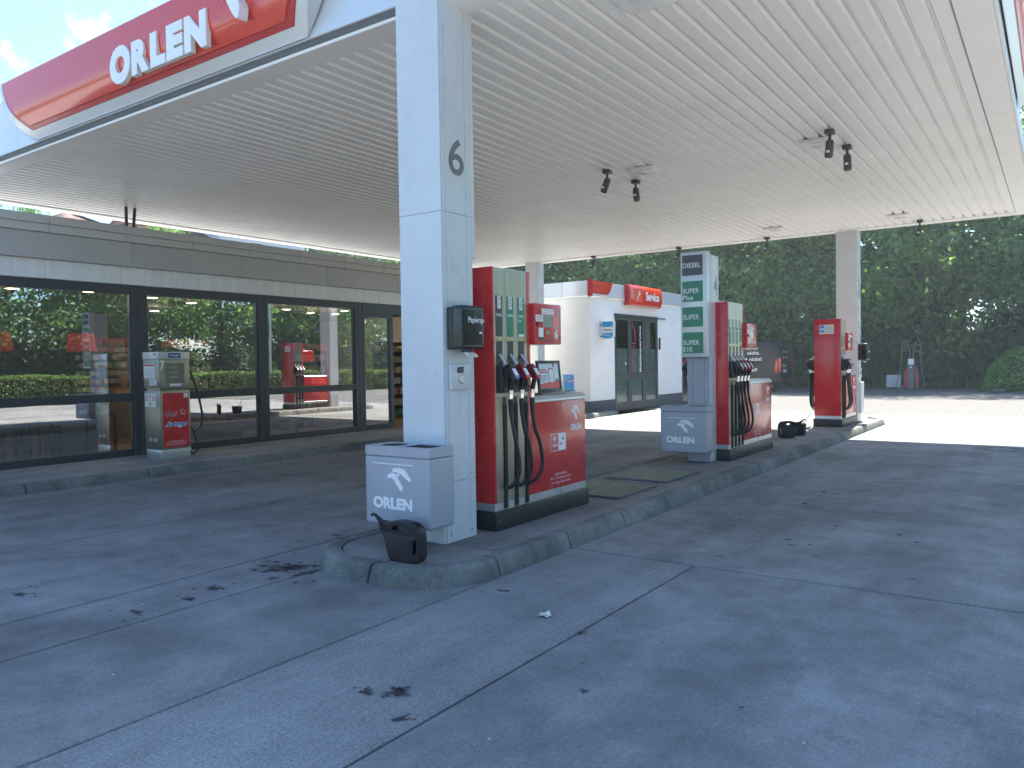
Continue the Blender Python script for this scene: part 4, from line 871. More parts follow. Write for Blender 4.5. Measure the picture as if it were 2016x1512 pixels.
stain([(-0.62, 3.86, .16, .10), (-0.42, 3.72, .10, .14), (-0.30, 3.92, .13, .2), (-0.2, 3.5, .10, .28)], STN2); stain([(-6.1, 8.3, .5, 1.4), (-9.2, 6.6, .35, .9)], STN2); stain([(-1.6, 9.6, .5, 1.6), (-1.1, 13.0, .5, 1.2)], STN2); stain([(-6.0, 11.5, .3, 2.6), (-8.6, 12, .25, 2.4)], STN2)
mh = thing('manhole_cover', 'round cast iron manhole cover set in the concrete at the shadow edge', 'manhole', (-0.80, 15.25, 0))
MB().lathe([(0.40, -0.02), (0.40, 0.003), (0.345, 0.003), (0.345, -0.006)], (-0.80, 15.25, 0), 36).build('ring', mat('cast_iron', (0.05, 0.05, 0.05), 0.55, metal=0.3), mh)
MB().lathe([(0.335, -0.02), (0.335, 0.002)], (-0.80, 15.25, 0), 36).build('lid', PAVE, mh)
for k in range(8): a = R(45*k); MB().box(-0.03, 0.03, 0.20, 0.30, 0.002, 0.007).xf(Matrix.Translation((-0.80, 15.25, 0)) @ Matrix.Rotation(a, 4, 'Z')).build('rib', MATS['cast_iron'], mh)

# ------------------------------------------------------------------ lights and spot cameras under the canopy
LGL = mat('lamp_lens', (0.72, 0.73, 0.72), 0.25)
def deck_light(label, x, y):
    t_ = thing('canopy_light', label, 'ceiling light', (x, y, CZ+0.02), 'recessed canopy lights')
    MB().box(x-0.20, x+0.20, y-0.17, y+0.17, CZ-0.022, CZ+0.0205).build('frame', DECK, t_, bevel=0.008)
    MB().box(x-0.10, x+0.13, y-0.11, y+0.11, CZ-0.034, CZ-0.0225).build('lens', LGL, t_, bevel=0.006)
    for k in (-1, 0, 1): MB().box(x+k*0.13-0.012, x+k*0.13+0.012, y+0.171, y+0.205, CZ+0.000, CZ+0.0215).build('clip', BLACK, t_)
deck_light('recessed canopy light between the two left spotlight pairs, middle of the deck', -5.06, 10.72); deck_light('recessed canopy light beside the right spotlight pair', -2.60, 10.80)
deck_light('recessed canopy light near the far edge above pump 2', -5.10, 17.28); deck_light('recessed canopy light near the far right edge of the deck', -2.65, 17.38); deck_light('recessed canopy light cut by the top of the picture', -2.68, 5.68)
SPM = mat('spot_housing', (0.06, 0.065, 0.075), 0.4)
def spot(label, x, y, tiltx, tilty, far=False):
    t_ = thing('spotlight', label, 'spotlight', (x, y, CZ+0.02), 'dark spotlights under the canopy')
    MB().box(x-0.055, x+0.055, y-0.06, y+0.06, CZ-0.035, CZ+0.021).build('mount_box', SPM, t_, bevel=0.008)
    MB().tube([(x, y, CZ-0.03), (x, y, CZ-0.13)], 0.018, 8).build('arm', SPM, t_)
    M_ = Matrix.Translation((x, y, CZ-0.13)) @ Matrix.Rotation(tilty, 4, 'Y') @ Matrix.Rotation(tiltx, 4, 'X')
    hd = MB().lathe([(0.035, 0.03), (0.05, 0.0), (0.052, -0.17), (0.042, -0.19)], (0, 0, 0), 14).xf(M_).build('head', SPM, t_)
    MB().box(-0.02, 0.02, -0.056, -0.051, -0.125, -0.095).xf(M_).build('sticker', WHITEV, hd)
spot('left tilted dark spotlight of the left pair under the canopy', -5.54, 10.42, R(10), R(28)); spot('right dark spotlight of the left pair, nearly upright', -5.50, 11.29, R(-12), R(-12))
spot('dark spotlight in front of the right recessed light', -2.37, 10.38, R(12), R(8)); spot('lower dark spotlight of the right pair, with a white sticker', -2.35, 11.26, R(-3), R(-3))
for i, (x, y, a, b_, s_) in enumerate(((-10.31, 18.55, 10, 30, 'leftmost small spotlight on the far canopy edge beside pump 6 top'), (-7.86, 18.55, 10, 34, 'small spotlight on the far canopy edge just left of the DIESEL sign'),
        (-5.62, 18.45, 8, 18, 'small spotlight on the far canopy edge left of the far column'), (-2.40, 18.30, 5, 10, 'small spotlight on the far canopy edge right of the far column'))): spot(s_, x, y, R(a), R(b_))

# ------------------------------------------------------------------ shop building
SY0, SY1, SXF, SXB = -3.4, 17.6, -12.5, -20.0
sh = thing('shop_building', 'low shop with dark framed glass front and grey fascia under the canopy', 'shop', (-16, 7, 0.12))
MB().box(SXB, SXF-0.02, SY0, SY1, 3.24, 3.72).build('roof_slab', SHOPF, sh)
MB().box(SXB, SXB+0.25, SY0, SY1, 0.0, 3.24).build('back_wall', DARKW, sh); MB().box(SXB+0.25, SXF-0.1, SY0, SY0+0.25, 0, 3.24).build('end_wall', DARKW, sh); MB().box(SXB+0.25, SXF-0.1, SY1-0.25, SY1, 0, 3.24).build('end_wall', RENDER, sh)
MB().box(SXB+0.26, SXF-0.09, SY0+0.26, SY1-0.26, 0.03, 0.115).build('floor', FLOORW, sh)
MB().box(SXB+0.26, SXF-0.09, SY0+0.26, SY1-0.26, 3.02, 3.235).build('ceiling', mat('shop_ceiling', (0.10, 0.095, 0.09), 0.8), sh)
k0 = 5.59-1.172*8
for k in range(19):
    a = k0+1.172*k
    if a > SY1-0.1: break
    b = min(a+1.172, SY1)
    MB().box(SXF-0.06, SXF+0.175, a+0.003, b-0.003, 3.738, 3.866).build('cap_panel', SHOPC, sh, bevel=0.008, seg=1)
    MB().box(SXF-0.06, SXF+0.150, a+0.003, b-0.003, 3.615, 3.735).build('cap_panel', SHOPC, sh, bevel=0.006, seg=1)
    MB().box(SXF-0.06, SXF+0.030, a-0.03+0.002, b-0.03-0.002, 2.938, 3.222).build('white_panel', SHOPW, sh, bevel=0.004, seg=1)
for k in range(11):
    a = 8.96-2.07*6+2.07*k; b = min(a+2.07, SY1)
    if a > SY1-0.1: break
    MB().box(SXF-0.06, SXF+0.110, a+0.003, b-0.003, 3.225, 3.612).build('fascia_panel', SHOPF, sh, bevel=0.006, seg=1)
def bay(ya, yb, transom=True, zt=2.935, name='window'):
    w_ = MB().box(SXF-0.10, SXF-0.005, ya, yb, zt-0.147, zt).build(name, FRAME, sh, bevel=0.004, seg=1)
    MB().box(SXF-0.10, SXF+0.0, ya, yb, 0.12, 0.235).build('bottom_rail', FRAME, w_, bevel=0.004, seg=1)
    if transom: MB().box(SXF-0.10, SXF+0.0, ya, yb, 1.03, 1.157).build('transom', FRAME, w_, bevel=0.004, seg=1)
    for q in ((0.237, 1.028), (1.159, zt-0.149)) if transom else ((0.237, zt-0.149),):
        MB().add([(SXF-0.055, ya+0.0, q[0]), (SXF-0.055, yb, q[0]), (SXF-0.055, yb, q[1]), (SXF-0.055, ya, q[1])], [(0, 1, 2, 3)]).build('pane', SHOPGLASS, w_, smooth=False, recalc=False)
        for (c, d) in ((ya, ya+0.028), (yb-0.028, yb)): MB().box(SXF-0.085, SXF-0.02, c, d, q[0]+0.001, q[1]-0.001).build('bead', FRAME, w_)
    return w_
for a, b in ((-3.1, -0.2), (0.05, 2.05), (2.3, 4.45), (4.70, 6.90), (7.155, 9.37), (9.58, 11.86)): bay(a, b)
for a, b in ((-3.4, -3.1), (-0.2, 0.05), (2.05, 2.3), (4.45, 4.70), (6.90, 7.155), (9.37, 9.58), (11.86, 12.06)): 
    m0 = (a+b)/2
    MB().box(SXF-0.12, SXF+0.008, a+0.001, m0-0.004, 0.12, 2.936).build('mullion', FRAME, sh, bevel=0.004, seg=1); MB().box(SXF-0.12, SXF+0.008, m0+0.004, b-0.001, 0.12, 2.936).build('mullion', FRAME, sh, bevel=0.004, seg=1)
    MB().box(SXF-0.11, SXF-0.02, m0-0.005, m0+0.005, 0.12, 2.93).build('mullion_gap', RUBBER, sh)
MB().box(SXF-0.12, SXF+0.02, 12.065, SY1, 2.70, 2.936).build('door_header', FRAME, sh, bevel=0.004, seg=1)
fp = MB().box(SXF-0.09, SXF+0.01, 12.065, 12.14, 0.13, 2.699).build('door_leaf', FRAME, sh, bevel=0.004, seg=1)
MB().box(SXF-0.09, SXF+0.01, 12.93, 13.03, 0.13, 2.699).build('stile', FRAME, fp, bevel=0.004, seg=1); MB().box(SXF-0.09, SXF+0.01, 12.142, 12.928, 0.13, 0.24).build('bottom_rail', FRAME, fp); MB().box(SXF-0.09, SXF+0.01, 12.142, 12.928, 2.62, 2.699).build('top_rail', FRAME, fp)
MB().add([(SXF-0.04, 12.142, 0.242), (SXF-0.04, 12.928, 0.242), (SXF-0.04, 12.928, 2.618), (SXF-0.04, 12.142, 2.618)], [(0, 1, 2, 3)]).build('pane', SHOPGLASS, fp, recalc=False)
MB().box(SXF-0.12, SXF+0.01, 14.9, SY1, 0.12, 2.70).build('white_panel', SHOPW, sh)
# sticker on window, faint word on the door side
st_ = MB().box(SXF-0.05, SXF-0.047, 11.68, 11.80, 1.22, 1.43).build('sticker', mat('sticker_yellow', (0.6, 0.6, 0.15), 0.5), sh)
MB().prism([(11.70, 1.325), (11.78, 1.325), (11.74, 1.40)], 'x', SXF-0.0468, SXF-0.046).build('print', GREYV, st_)
letter('lettering', 'Pre', mat('faint_film', (0.25, 0.27, 0.28), 0.5), sh, (SXF-0.050, 11.44, 2.28), XP, w=0.30, h=0.19, bold=-0.005)
# cable stays on the roof
for i, (y_, a) in enumerate(((7.40, 0.0), (7.53, 0.03))): tag(MB().tube([(-13.5, y_-a, 3.80), (-13.5, y_+a, 4.42)], 0.028, 10).build('roof_pipe', BLACK), ('left thin black pipe rising from the shop roof to the canopy', 'right thicker black pipe rising from the shop roof to the canopy')[i], 'pipe', 'black pipes above the shop roof')
# interior -------------------------------------------------
LITM = mat('lamp_glow', (1, 0.9, 0.7), 0.5, emit=((1.0, 0.80, 0.50), 14.0))
first = None
SPOTS = [(-14.35, 5.87), (-14.02, 6.98), (-13.28, 7.17), (-14.45, 8.39), (-15.05, 9.61), (-17.65, 10.3), (-15.2, 12.2), (-15.85, 13.5), (-15.8, 14.3), (-14.7, 13.6)]
for (x, y) in SPOTS:
    if first is None:
        first = thing('shop_ceiling_light', 'small round warm ceiling light glowing inside the shop', 'ceiling light', (x, y, 2.93), 'round ceiling lights in the shop')
        MB().lathe([(0.085, 0.085), (0.11, 0.0), (0.10, 0.0), (0.08, 0.05)], (x, y, 2.93), 16).build('housing', WHITE, first)
        MB().lathe([(0.075, 0.035), (0.078, 0.028)], (x, y, 2.93), 14).build('glow', LITM, first)
        bl = bpy.data.lights.new('bulb', 'POINT'); bl.energy = 5; bl.color = (1.0, 0.80, 0.55); bl.shadow_soft_size = 0.06; bo = bpy.data.objects.new('bulb', bl); COL.objects.link(bo); bo.parent = first; bo.location = (0, 0, -0.08)
    else:
        c = copy_tree(first); c.location = (x, y, 2.93)
        for ch in c.children:
            if ch.type == 'LIGHT': ch.name = 'bulb'
SHADE = mat('red_lampshade', (0.40, 0.03, 0.03), 0.7, emit=((0.9, 0.05, 0.02), 0.04))
for (y, s_) in ((6.90, 'large red tapered lampshade hanging in the shop, full in view'), (5.55, 'red tapered lampshade at the left picture edge behind the glass')):
    l_ = thing('pendant_lamp', s_, 'pendant lamp', (-14.2, y, 1.88), 'red pendant lamps in the shop')
    MB().lathe([(0.232, 0.0), (0.236, 0.004), (0.198, 0.315), (0.192, 0.315), (0.226, 0.004)], (-14.2, y, 1.88), 24).build('shade', SHADE, l_)
    MB().tube([(-14.2, y, 2.19), (-14.2, y, 3.02)], 0.006, 6).build('cord', BLACK, l_)
PK = [mat('pack_cream', (0.50, 0.45, 0.32), 0.6), mat('pack_white', (0.6, 0.6, 0.58), 0.6), mat('pack_red', (0.45, 0.05, 0.04), 0.6), mat('pack_blue', (0.06, 0.12, 0.4), 0.6), mat('pack_gold', (0.5, 0.33, 0.08), 0.6), mat('pack_green', (0.05, 0.3, 0.1), 0.6)]
def shelf(label, x, y0, y1, z0, z1, rows, depth, glow=False, top=None, pw=0.085, fill=0.9):
    t_ = thing('shelf_unit', label, 'shelf', (x, (y0+y1)/2, z0), 'stocked shelves in the shop')
    MB().box(x-depth, x-depth+0.03, y0, y1, z0, z1).build('back_panel', DARKW, t_)
    for yy_ in (y0, y1): MB().box(x-depth, x, yy_-0.015, yy_+0.015, z0, z1).build('side_panel', DARKW, t_)
    if top: MB().box(x-depth, x+0.02, y0-0.02, y1+0.02, z1, z1+0.16).build('header', top, t_)
    for r_ in range(rows):
        z = z0+(z1-z0)*(r_+0.08)/rows; MB().box(x-depth+0.03, x, y0+0.015, y1-0.015, z-0.018, z).build('shelf_board', BLACK, t_)
        hh = (z1-z0)/rows*0.62; y = y0+0.03
        while y < y1-pw:
            if random.random() < fill:
                d = MB().box(x-depth*0.8, x-0.02, y, y+pw*0.92, z+0.001, z+hh*random.uniform(0.8, 1.0)).build('product_pack', random.choices(PK, (5, 4, 3, 1, 2, 1))[0], smooth=False)
                PACKS.append((d, label))
            y += pw*random.choice((1, 1, 1, 1.15))
    return t_
PACKS = []
shelf('tall dark shelf of cream and white packs behind the counter', -17.6, 8.40, 9.75, 1.05, 2.12, 6, 0.25, top=PK[2], pw=0.10)
shelf('red-topped shelf unit of mixed packs seen through the right window', -15.0, 12.30, 13.25, 0.25, 1.95, 6, 0.3, top=PK[2], pw=0.11)
shelf('low shelf of packs on the floor behind the right window', -14.5, 11.40, 12.36, 0.13, 0.55, 2, 0.3, pw=0.16)
shelf('dark tall shelf of small packs just inside the entrance', -15.0, 14.9, 16.6, 0.13, 2.2, 7, 0.3, pw=0.14)
shelf('shelf with orange and gold packs behind the autogas dispenser', -15.2, 9.2, 10.1, 1.1, 2.0, 3, 0.3, top=mat('orange_header', (0.6, 0.18, 0.03), 0.5), pw=0.12)
for d, lb in PACKS:
    if 'cream' in lb: tag(d, 'small pack standing on the tall dark shelf behind the counter', 'pack', 'packs behind the counter')
    elif 'mixed' in lb: tag(d, 'product pack on the red-topped shelf behind the right window', 'pack', 'packs on the red shelf')
    elif 'low shelf' in lb: tag(d, 'wide pack on the low floor shelf behind the right window', 'pack', 'packs on the low shelf')
    elif 'entrance' in lb: tag(d, 'small pack on the dark shelf just inside the entrance', 'pack', 'packs inside the entrance')
    else: tag(d, 'gold or coloured pack on the shelf behind the autogas dispenser', 'pack', 'packs behind the autogas dispenser')
cnt = thing('shop_counter', 'wooden shop counter in front of the pack shelves', 'counter', (-16.2, 9.0, 0.115))
MB().box(-16.35, -15.9, 8.2, 11.2, 0.116, 1.02).build('body', WOODT, cnt); MB().box(-16.40, -15.85, 8.15, 11.25, 1.02, 1.06).build('top', DARKW, cnt)
# high tables and stools by the window
tb = thing('bar_table', 'long light topped bar table along the left shop window', 'table', (-13.4, 5.4, 0.115))
MB().box(-13.85, -13.15, 3.6, 6.75, 0.97, 1.02).build('top', mat('table_grey', (0.33, 0.31, 0.28), 0.5), tb); MB().box(-13.8, -13.2, 6.05, 6.62, 0.116, 0.968).build('leg', mat('table_panel', (0.25, 0.23, 0.20), 0.6), tb); MB().box(-13.8, -13.2, 3.7, 3.9, 0.116, 0.968).build('leg', MATS['table_panel'], tb)
stl = None
for k, (x, y) in enumerate(((-13.05, 4.75), (-13.05, 5.25), (-13.05, 5.75), (-14.0, 5.0), (-14.0, 5.6), (-13.05, 6.62))):
    if stl is None:
        stl = thing('bar_stool', 'dark slim bar stool at the window table inside the shop', 'stool', (x, y, 0.115), 'bar stools at the window table')
        MB().box(x-0.18, x+0.18, y-0.18, y+0.18, 0.80, 0.85).build('seat', BLACK, stl, bevel=0.015)
        for q in ((-1, -1), (1, -1), (1, 1), (-1, 1)): MB().box(x+q[0]*0.155-0.018, x+q[0]*0.155+0.018, y+q[1]*0.155-0.018, y+q[1]*0.155+0.018, 0.116, 0.80).build('leg', BLACK, stl)
        for q in (-1, 1): MB().box(x-0.135, x+0.135, y+q*0.155-0.012, y+q*0.155+0.012, 0.36, 0.385).build('footrest', CHROME, stl)
    else: c = copy_tree(stl); c.location = (x, y, 0.115)
ct = thing('wooden_crate', 'broad low wooden display block behind the middle window', 'crate', (-14.0, 9.4, 0.115))
MB().box(-14.4, -13.6, 8.5, 10.3, 0.26, 0.47).build('top_block', WOODT, ct, bevel=0.006); MB().box(-14.2, -13.8, 9.1, 9.9, 0.116, 0.258).build('foot', DARKW, ct)
vs_ = thing('black_vase', 'small black jug with a straw standing on the wooden display block', 'jug', (-13.95, 9.72, 0.472))
MB().lathe([(0.06, 0), (0.075, 0.05), (0.065, 0.2), (0.05, 0.25), (0.055, 0.28)], (-13.95, 9.72, 0.472), 16).build('body', BLACK, vs_); MB().tube([(-13.95, 9.70, 0.7), (-13.95, 9.66, 0.84)], 0.008, 6).build('straw', BLACK, vs_)
tag(MB().box(-13.7, -13.5, 11.0, 11.12, 0.12, 0.42).build('green_box', PK[5], bevel=0.01), 'small green box on the shop floor behind the right window', 'box')
cbx = thing('cardboard_box', 'tall brown cardboard box standing behind the right window', 'box', (-13.9, 12.6, 0.116))
MB().box(-14.2, -13.6, 12.3, 12.9, 0.117, 0.9).build('carton', mat('cardboard', (0.32, 0.20, 0.11), 0.8), cbx, bevel=0.004); MB().box(-14.2, -13.598, 12.57, 12.63, 0.3, 0.902).build('tape', mat('tape', (0.4, 0.3, 0.2), 0.4), cbx)
# person behind the counter: one continuous skinned body
def skinned(name, joints, edges, radii, material, parent, sub=2):
    me = bpy.data.meshes.new(name); off = root_of(parent).location
    me.from_pydata([Vector(j)-off for j in joints], edges, []); o = bpy.data.objects.new(name, me); COL.objects.link(o); o.parent = parent
    md = o.modifiers.new('skin', 'SKIN'); sk = me.skin_vertices[0].data if me.skin_vertices else None
    if sk is None:
        me.skin_vertices.new() if hasattr(me.skin_vertices, 'new') else None; sk = me.skin_vertices[0].data
    for v_, r_ in zip(sk, radii): v_.radius = (r_, r_) if not isinstance(r_, tuple) else r_
    sk[0].use_root = True
    ss = o.modifiers.new('sub', 'SUBSURF'); ss.levels = sub; ss.render_levels = sub
    me.materials.append(material); me.polygons.foreach_set('use_smooth', [True]*len(me.polygons)); return o
px, py, pz = -17.1, 9.2, 0.115
tag(MB().lathe([(0.17, 0), (0.17, 0.02), (0.03, 0.04), (0.03, 0.42), (0.17, 0.43), (0.18, 0.46), (0.17, 0.48)], (px, py, pz), 18).build('counter_stool', BLACK), 'small black round stool behind the shop counter, under the seated person', 'stool')
per = thing('person', 'blond person in an orange top sitting behind the shop counter', 'person', (px, py, pz))
SKIN = mat('skin', (0.50, 0.28, 0.19), 0.5)
J = [(px, py, 0.70), (px, py, 0.88), (px+.01, py, 1.05), (px+.02, py, 1.13), (px+.03, py, 1.21), (px+.05, py+.02, 1.31), (px+.05, py+.02, 1.39),
     (px, py-.17, 1.08), (px+.10, py-.22, 0.85), (px+.34, py-.14, 0.84), (px, py+.17, 1.08), (px+.10, py+.22, 0.85), (px+.34, py+.14, 0.84),
     (px+.05, py-.10, 0.68), (px+.42, py-.10, 0.66), (px+.42, py-.10, 0.20), (px+.54, py-.10, 0.16), (px+.05, py+.10, 0.68), (px+.42, py+.10, 0.66), (px+.42, py+.10, 0.20), (px+.54, py+.10, 0.16)]
Ed = [(0,1),(1,2),(2,3),(3,4),(4,5),(5,6),(2,7),(7,8),(8,9),(2,10),(10,11),(11,12),(0,13),(13,14),(14,15),(15,16),(0,17),(17,18),(18,19),(19,20)]
Rd = [.13,.125,.13,.07,.055,.095,.07,.06,.042,.03,.06,.042,.03,.085,.06,.045,.03,.085,.06,.045,.03]
skinned('body', J, Ed, Rd, SKIN, per)
skinned('shirt', [(px, py, 0.70), (px, py, 0.89), (px+.01, py, 1.06), (px+.02, py, 1.125), (px, py-.175, 1.08), (px+.07, py-.215, 0.95), (px, py+.175, 1.08), (px+.07, py+.215, 0.95)], [(0,1),(1,2),(2,3),(2,4),(4,5),(2,6),(6,7)], [.148,.142,.146,.09,.08,.066,.08,.066], mat('orange_shirt', (0.45, 0.13, 0.03), 0.8), per)
hr = MB().ell((px+0.025, py+0.01, 1.365), (0.118, 0.108, 0.12), 18, 12); hr.v = [(p[0]-(0.03 if p[0] > px+0.06 and p[2] < 1.41 else 0), p[1], p[2]) for p in hr.v]
hr.build('hair', mat('blond_hair', (0.50, 0.34, 0.14), 0.6, var=0.3, vscale=40), per)
for q in (-1, 1): MB().ell((px+0.145, py+0.02+q*0.032, 1.335), (0.008, 0.012, 0.008), 8, 6).build('eye', BLACK, per)
MB().ell((px+0.152, py+0.02, 1.305), (0.016, 0.012, 0.02), 8, 6).build('nose', SKIN, per)

# ------------------------------------------------------------------ autogas dispenser on the shop pavement
ag = thing('autogas_dispenser', 'brushed steel and red autogas dispenser marked 7 in front of the shop', 'gas dispenser', (-11.77, 7.05, 0.121))
ax0, ax1, ay0, ay1 = -11.99, -11.56, 6.80, 7.30
MB().box(ax0, ax1, ay0, ay1, 0.121, 0.27).build('base', ALU, ag, bevel=0.006)
MB().box(ax0-0.01, ax1+0.006, ay0-0.01, ay1+0.01, 0.272, 1.20).build('lower_cabinet', STEEL, ag, bevel=0.006)
MB().box(ax0+0.02, ax1-0.02, ay0+0.015, ay1-0.015, 1.20, 1.245).build('vent_band', STEEL, ag)
for k in range(18): MB().box(ax1-0.0205, ax1-0.016, ay0+0.04+k*0.024, ay0+0.05+k*0.024, 1.208, 1.238).build('vent_slot', BLACK, ag)
MB().box(ax0-0.01, ax1+0.004, ay0-0.012, ay1+0.012, 1.245, 1.70).build('upper_cabinet', STEEL, ag, bevel=0.006)
MB().box(ax0-0.015, ax1+0.01, ay0-0.02, ay1+0.015, 1.702, 1.82).build('head', ALU, ag, bevel=0.005)
rp = MB().box(ax1+0.006, ax1+0.011, ay0+0.035, ay1-0.02, 0.30, 1.165).build('front_panel', REDP, ag, bevel=0.002, seg=1)
FX = ax1+0.0125
letter('lettering', 'star', GREYV, rp, (FX, ay0+0.072, 0.80), XP, w=0.215, h=0.088, bold=0.045); letter('lettering', 'star', WHITEV, rp, (FX-0.0006, ay0+0.068, 0.796), XP, w=0.223, h=0.096, bold=0.062); letter('lettering', 'star', REDP, rp, (FX+0.0006, ay0+0.076, 0.803), XP, w=0.207, h=0.08, bold=0.02)
stp = [(math.cos(R(80+36*k))*(1 if k % 2 == 0 else 0.40), math.sin(R(80+36*k))*(1 if k % 2 == 0 else 0.40)) for k in range(10)]
place(curve_mesh('s2', [stp], 0, 0), (FX, ay0+0.315, 0.795), (0, 1, 0), (0, 0, 1), 0.125, 0.135, 'l', 0).build('star_outline', WHITEV, rp, recalc=False, smooth=False)
place(curve_mesh('s2', [stp], 0, 0), (FX+0.0008, ay0+0.328, 0.81), (0, 1, 0), (0, 0, 1), 0.10, 0.108, 'l', 0).build('star_print', REDP, rp, recalc=False, smooth=False)
letter('lettering', 'Autogas', WHITEV, rp, (FX, ay0+0.062, 0.604), XP, w=0.385, h=0.112, bold=0.10, shear=0.25); letter('lettering', 'Autogas', BLUE, rp, (FX+0.0008, ay0+0.074, 0.613), XP, w=0.362, h=0.094, bold=0.03, shear=0.25)
for i, (ln, wd) in enumerate((('RAUCHEN VERBOTEN', 0.26), ('Motor u. Fremdheizung abstellen.', 0.37), ('Nur zulässige Gefäße befüllen.', 0.35))): letter('lettering', ln, WHITEV, rp, (FX, ay0+0.06+(0.38-wd)/2, 0.385-i*0.027), XP, w=wd, h=0.017, res=1, bold=0.01)
box('sticker', WHITEV, rp, FX-0.001, FX+0.0005, ay1-0.105, ay1-0.035, 1.085, 1.155)
hp = MB().box(ax1+0.006, ax1+0.013, ay0+0.15, ay0+0.36, 1.725, 1.80).build('name_plate', mat('plate_blue', (0.02, 0.06, 0.25), 0.3), ag, bevel=0.003); letter('lettering', 'Autogas', WHITEV, hp, (ax1+0.0142, ay0+0.175, 1.742), XP, w=0.16, h=0.042, bold=0.02)
disp = MB().box(ax1+0.004, ax1+0.008, ay0+0.09, ay0+0.42, 1.32, 1.64).build('display_window', mat('display_glass', (0.20, 0.20, 0.14), 0.08), ag)
for k in range(3): box('display_slot', LCD, disp, ax1+0.008, ax1+0.010, ay0+0.16, ay0+0.31, 1.555-k*0.075, 1.585-k*0.075)
box('sticker', WHITEV, disp, ax1+0.0045, ax1+0.0065, ay0+0.17, ay0+0.36, 1.275, 1.312)
letter('numeral', '7', WHITEV, ag, (ax1+0.0065, ay0+0.0, 1.53), XP, w=0.085, h=0.15, bold=0.02)
for (za, zb, xa, xb, m_) in ((1.40, 1.63, ax0+0.02, ax0+0.33, WHITEV), (1.29, 1.385, ax0+0.17, ax0+0.36, WHITEV), (0.95, 1.155, ax0+0.03, ax0+0.34, WHITEV), (1.715, 1.81, ax0+0.18, ax0+0.40, WHITEV)):
    s_ = MB().box(xa, xb, ay0-0.0235, ay0-0.0095, za, zb).build('notice', m_, ag)
    if za > 1.6: box('print', PINKR, s_, xb-0.09, xb-0.03, ay0-0.0245, ay0-0.0236, 1.765, 1.795); continue
    if za == 1.40: box('print', PINKR, s_, xa+0.01, xb-0.01, ay0-0.0245, ay0-0.0236, zb-0.035, zb-0.01)
    if za == 0.95:
        for q, m2 in ((0.055, PINKR), (0.255, PINKR)): MB().lathe([(0.045, 0), (0.045, 0.001)], (0, 0, 0), 16).xf(Matrix.Translation((xa+q, ay0-0.0236, 1.085)) @ Matrix.Rotation(R(90), 4, 'X')).build('prohibition_ring', m2, s_); MB().lathe([(0.034, 0), (0.034, 0.0006)], (0, 0, 0), 16).xf(Matrix.Translation((xa+q, ay0-0.0247, 1.085)) @ Matrix.Rotation(R(90), 4, 'X')).build('ring_centre', WHITEV, s_); MB().tube([(xa+q-.028, ay0-0.0257, 1.11), (xa+q+.028, ay0-0.0257, 1.06)], 0.004, 5).build('bar', m2, s_)
        MB().prism([(xa+0.105, 0.975), (xa+0.205, 0.975), (xa+0.155, 1.06)], 'y', ay0-0.0247, ay0-0.0236).build('warning_triangle', YEL, s_); box('print', PINKR, s_, xa+0.135, xa+0.175, ay0-0.0246, ay0-0.0236, 1.085, 1.13)
    else:
        for q in range(5): box('print', GREYV, s_, xa+0.02, xb-0.02-0.02*(q % 2), ay0-0.0244, ay0-0.0236, za+0.012+q*(zb-za)*0.15, za+0.012+q*(zb-za)*0.15+0.005)
for q in (0.10, 0.24): MB().box(ax0+q, ax0+q+0.09, ay0-0.015, ay0-0.0095, 0.40, 0.45).build('socket_lid', ALU, ag)
hose = [(ax1-0.13, ay1+0.03, 1.60), (ax1-0.10, ay1+0.09, 1.50), (ax1-0.05, ay1+0.19, 1.15), (ax1-0.02, ay1+0.24, 0.80), (ax1-0.03, ay1+0.22, 0.60), (ax1-0.06, ay1+0.12, 0.50), (ax1-0.09, ay1+0.06, 0.62), (ax1-0.09, ay1+0.045, 0.95), (ax1-0.09, ay1+0.03, 1.05)]
MB().tube(hose, 0.018, 8).build('hose', RUBBER, ag)
MB().tube([(ax1-0.08, ay1+0.11, 0.50), (ax1-0.06, ay1+0.15, 0.36), (ax1-0.05, ay1+0.16, 0.22), (ax1-0.07, ay1+0.10, 0.145), (ax1-0.09, ay1+0.04, 0.20), (ax1-0.09, ay1+0.03, 0.26)], 0.017, 8).build('hose', RUBBER, ag)
MB().box(ax1-0.12, ax1-0.06, ay1+0.012, ay1+0.05, 1.56, 1.64).build('hose_outlet', ALU, ag); MB().box(ax1-0.12, ax1-0.06, ay1+0.012, ay1+0.05, 0.22, 0.30).build('hose_coupling', ALU, ag)

# ------------------------------------------------------------------ service building
sv = thing('service_building', 'white flat-roofed service hut with dark plinth, red signs and glass doors', 'building', (-14, 24, 0))
VX, VY0, VY1, VT = -11.2, 19.88, 31.0, 3.93
DY0, DY1, DZ = 21.40, 24.56, 3.05
def wall(x0, x1, y0, y1, z0=0.41, z1=3.48): MB().box(x0, x1, y0, y1, z0, z1).build('wall', RENDER, sv); MB().box(x0-0.0, x1-0.012 if x1 == VX else x1, y0+(0.012 if y0 == VY0 else 0), y1, 0, 0.408).build('plinth', PLASTERG, sv)
wall(VX-0.3, VX, VY0, DY0); wall(VX-0.3, VX, DY1, 26.6); wall(VX-0.3, VX, 28.7, VY1); MB().box(VX-0.3, VX, DY0, DY1, DZ, 3.48).build('wall', RENDER, sv); MB().box(VX-0.3, VX, 26.6, 28.7, DZ, 3.48).build('wall', RENDER, sv)
wall(-12.95, VX-0.302, VY0, VY0+0.3); wall(-12.95, -12.65, VY0+0.302, 20.9); wall(-19, -12.952, 20.6, 20.9); wall(-19, VX-0.302, VY1-0.3, VY1)
MB().box(-19, VX-0.05, VY0+1.0, VY1-0.05, 3.48, 3.70).build('roof', SHOPF, sv)
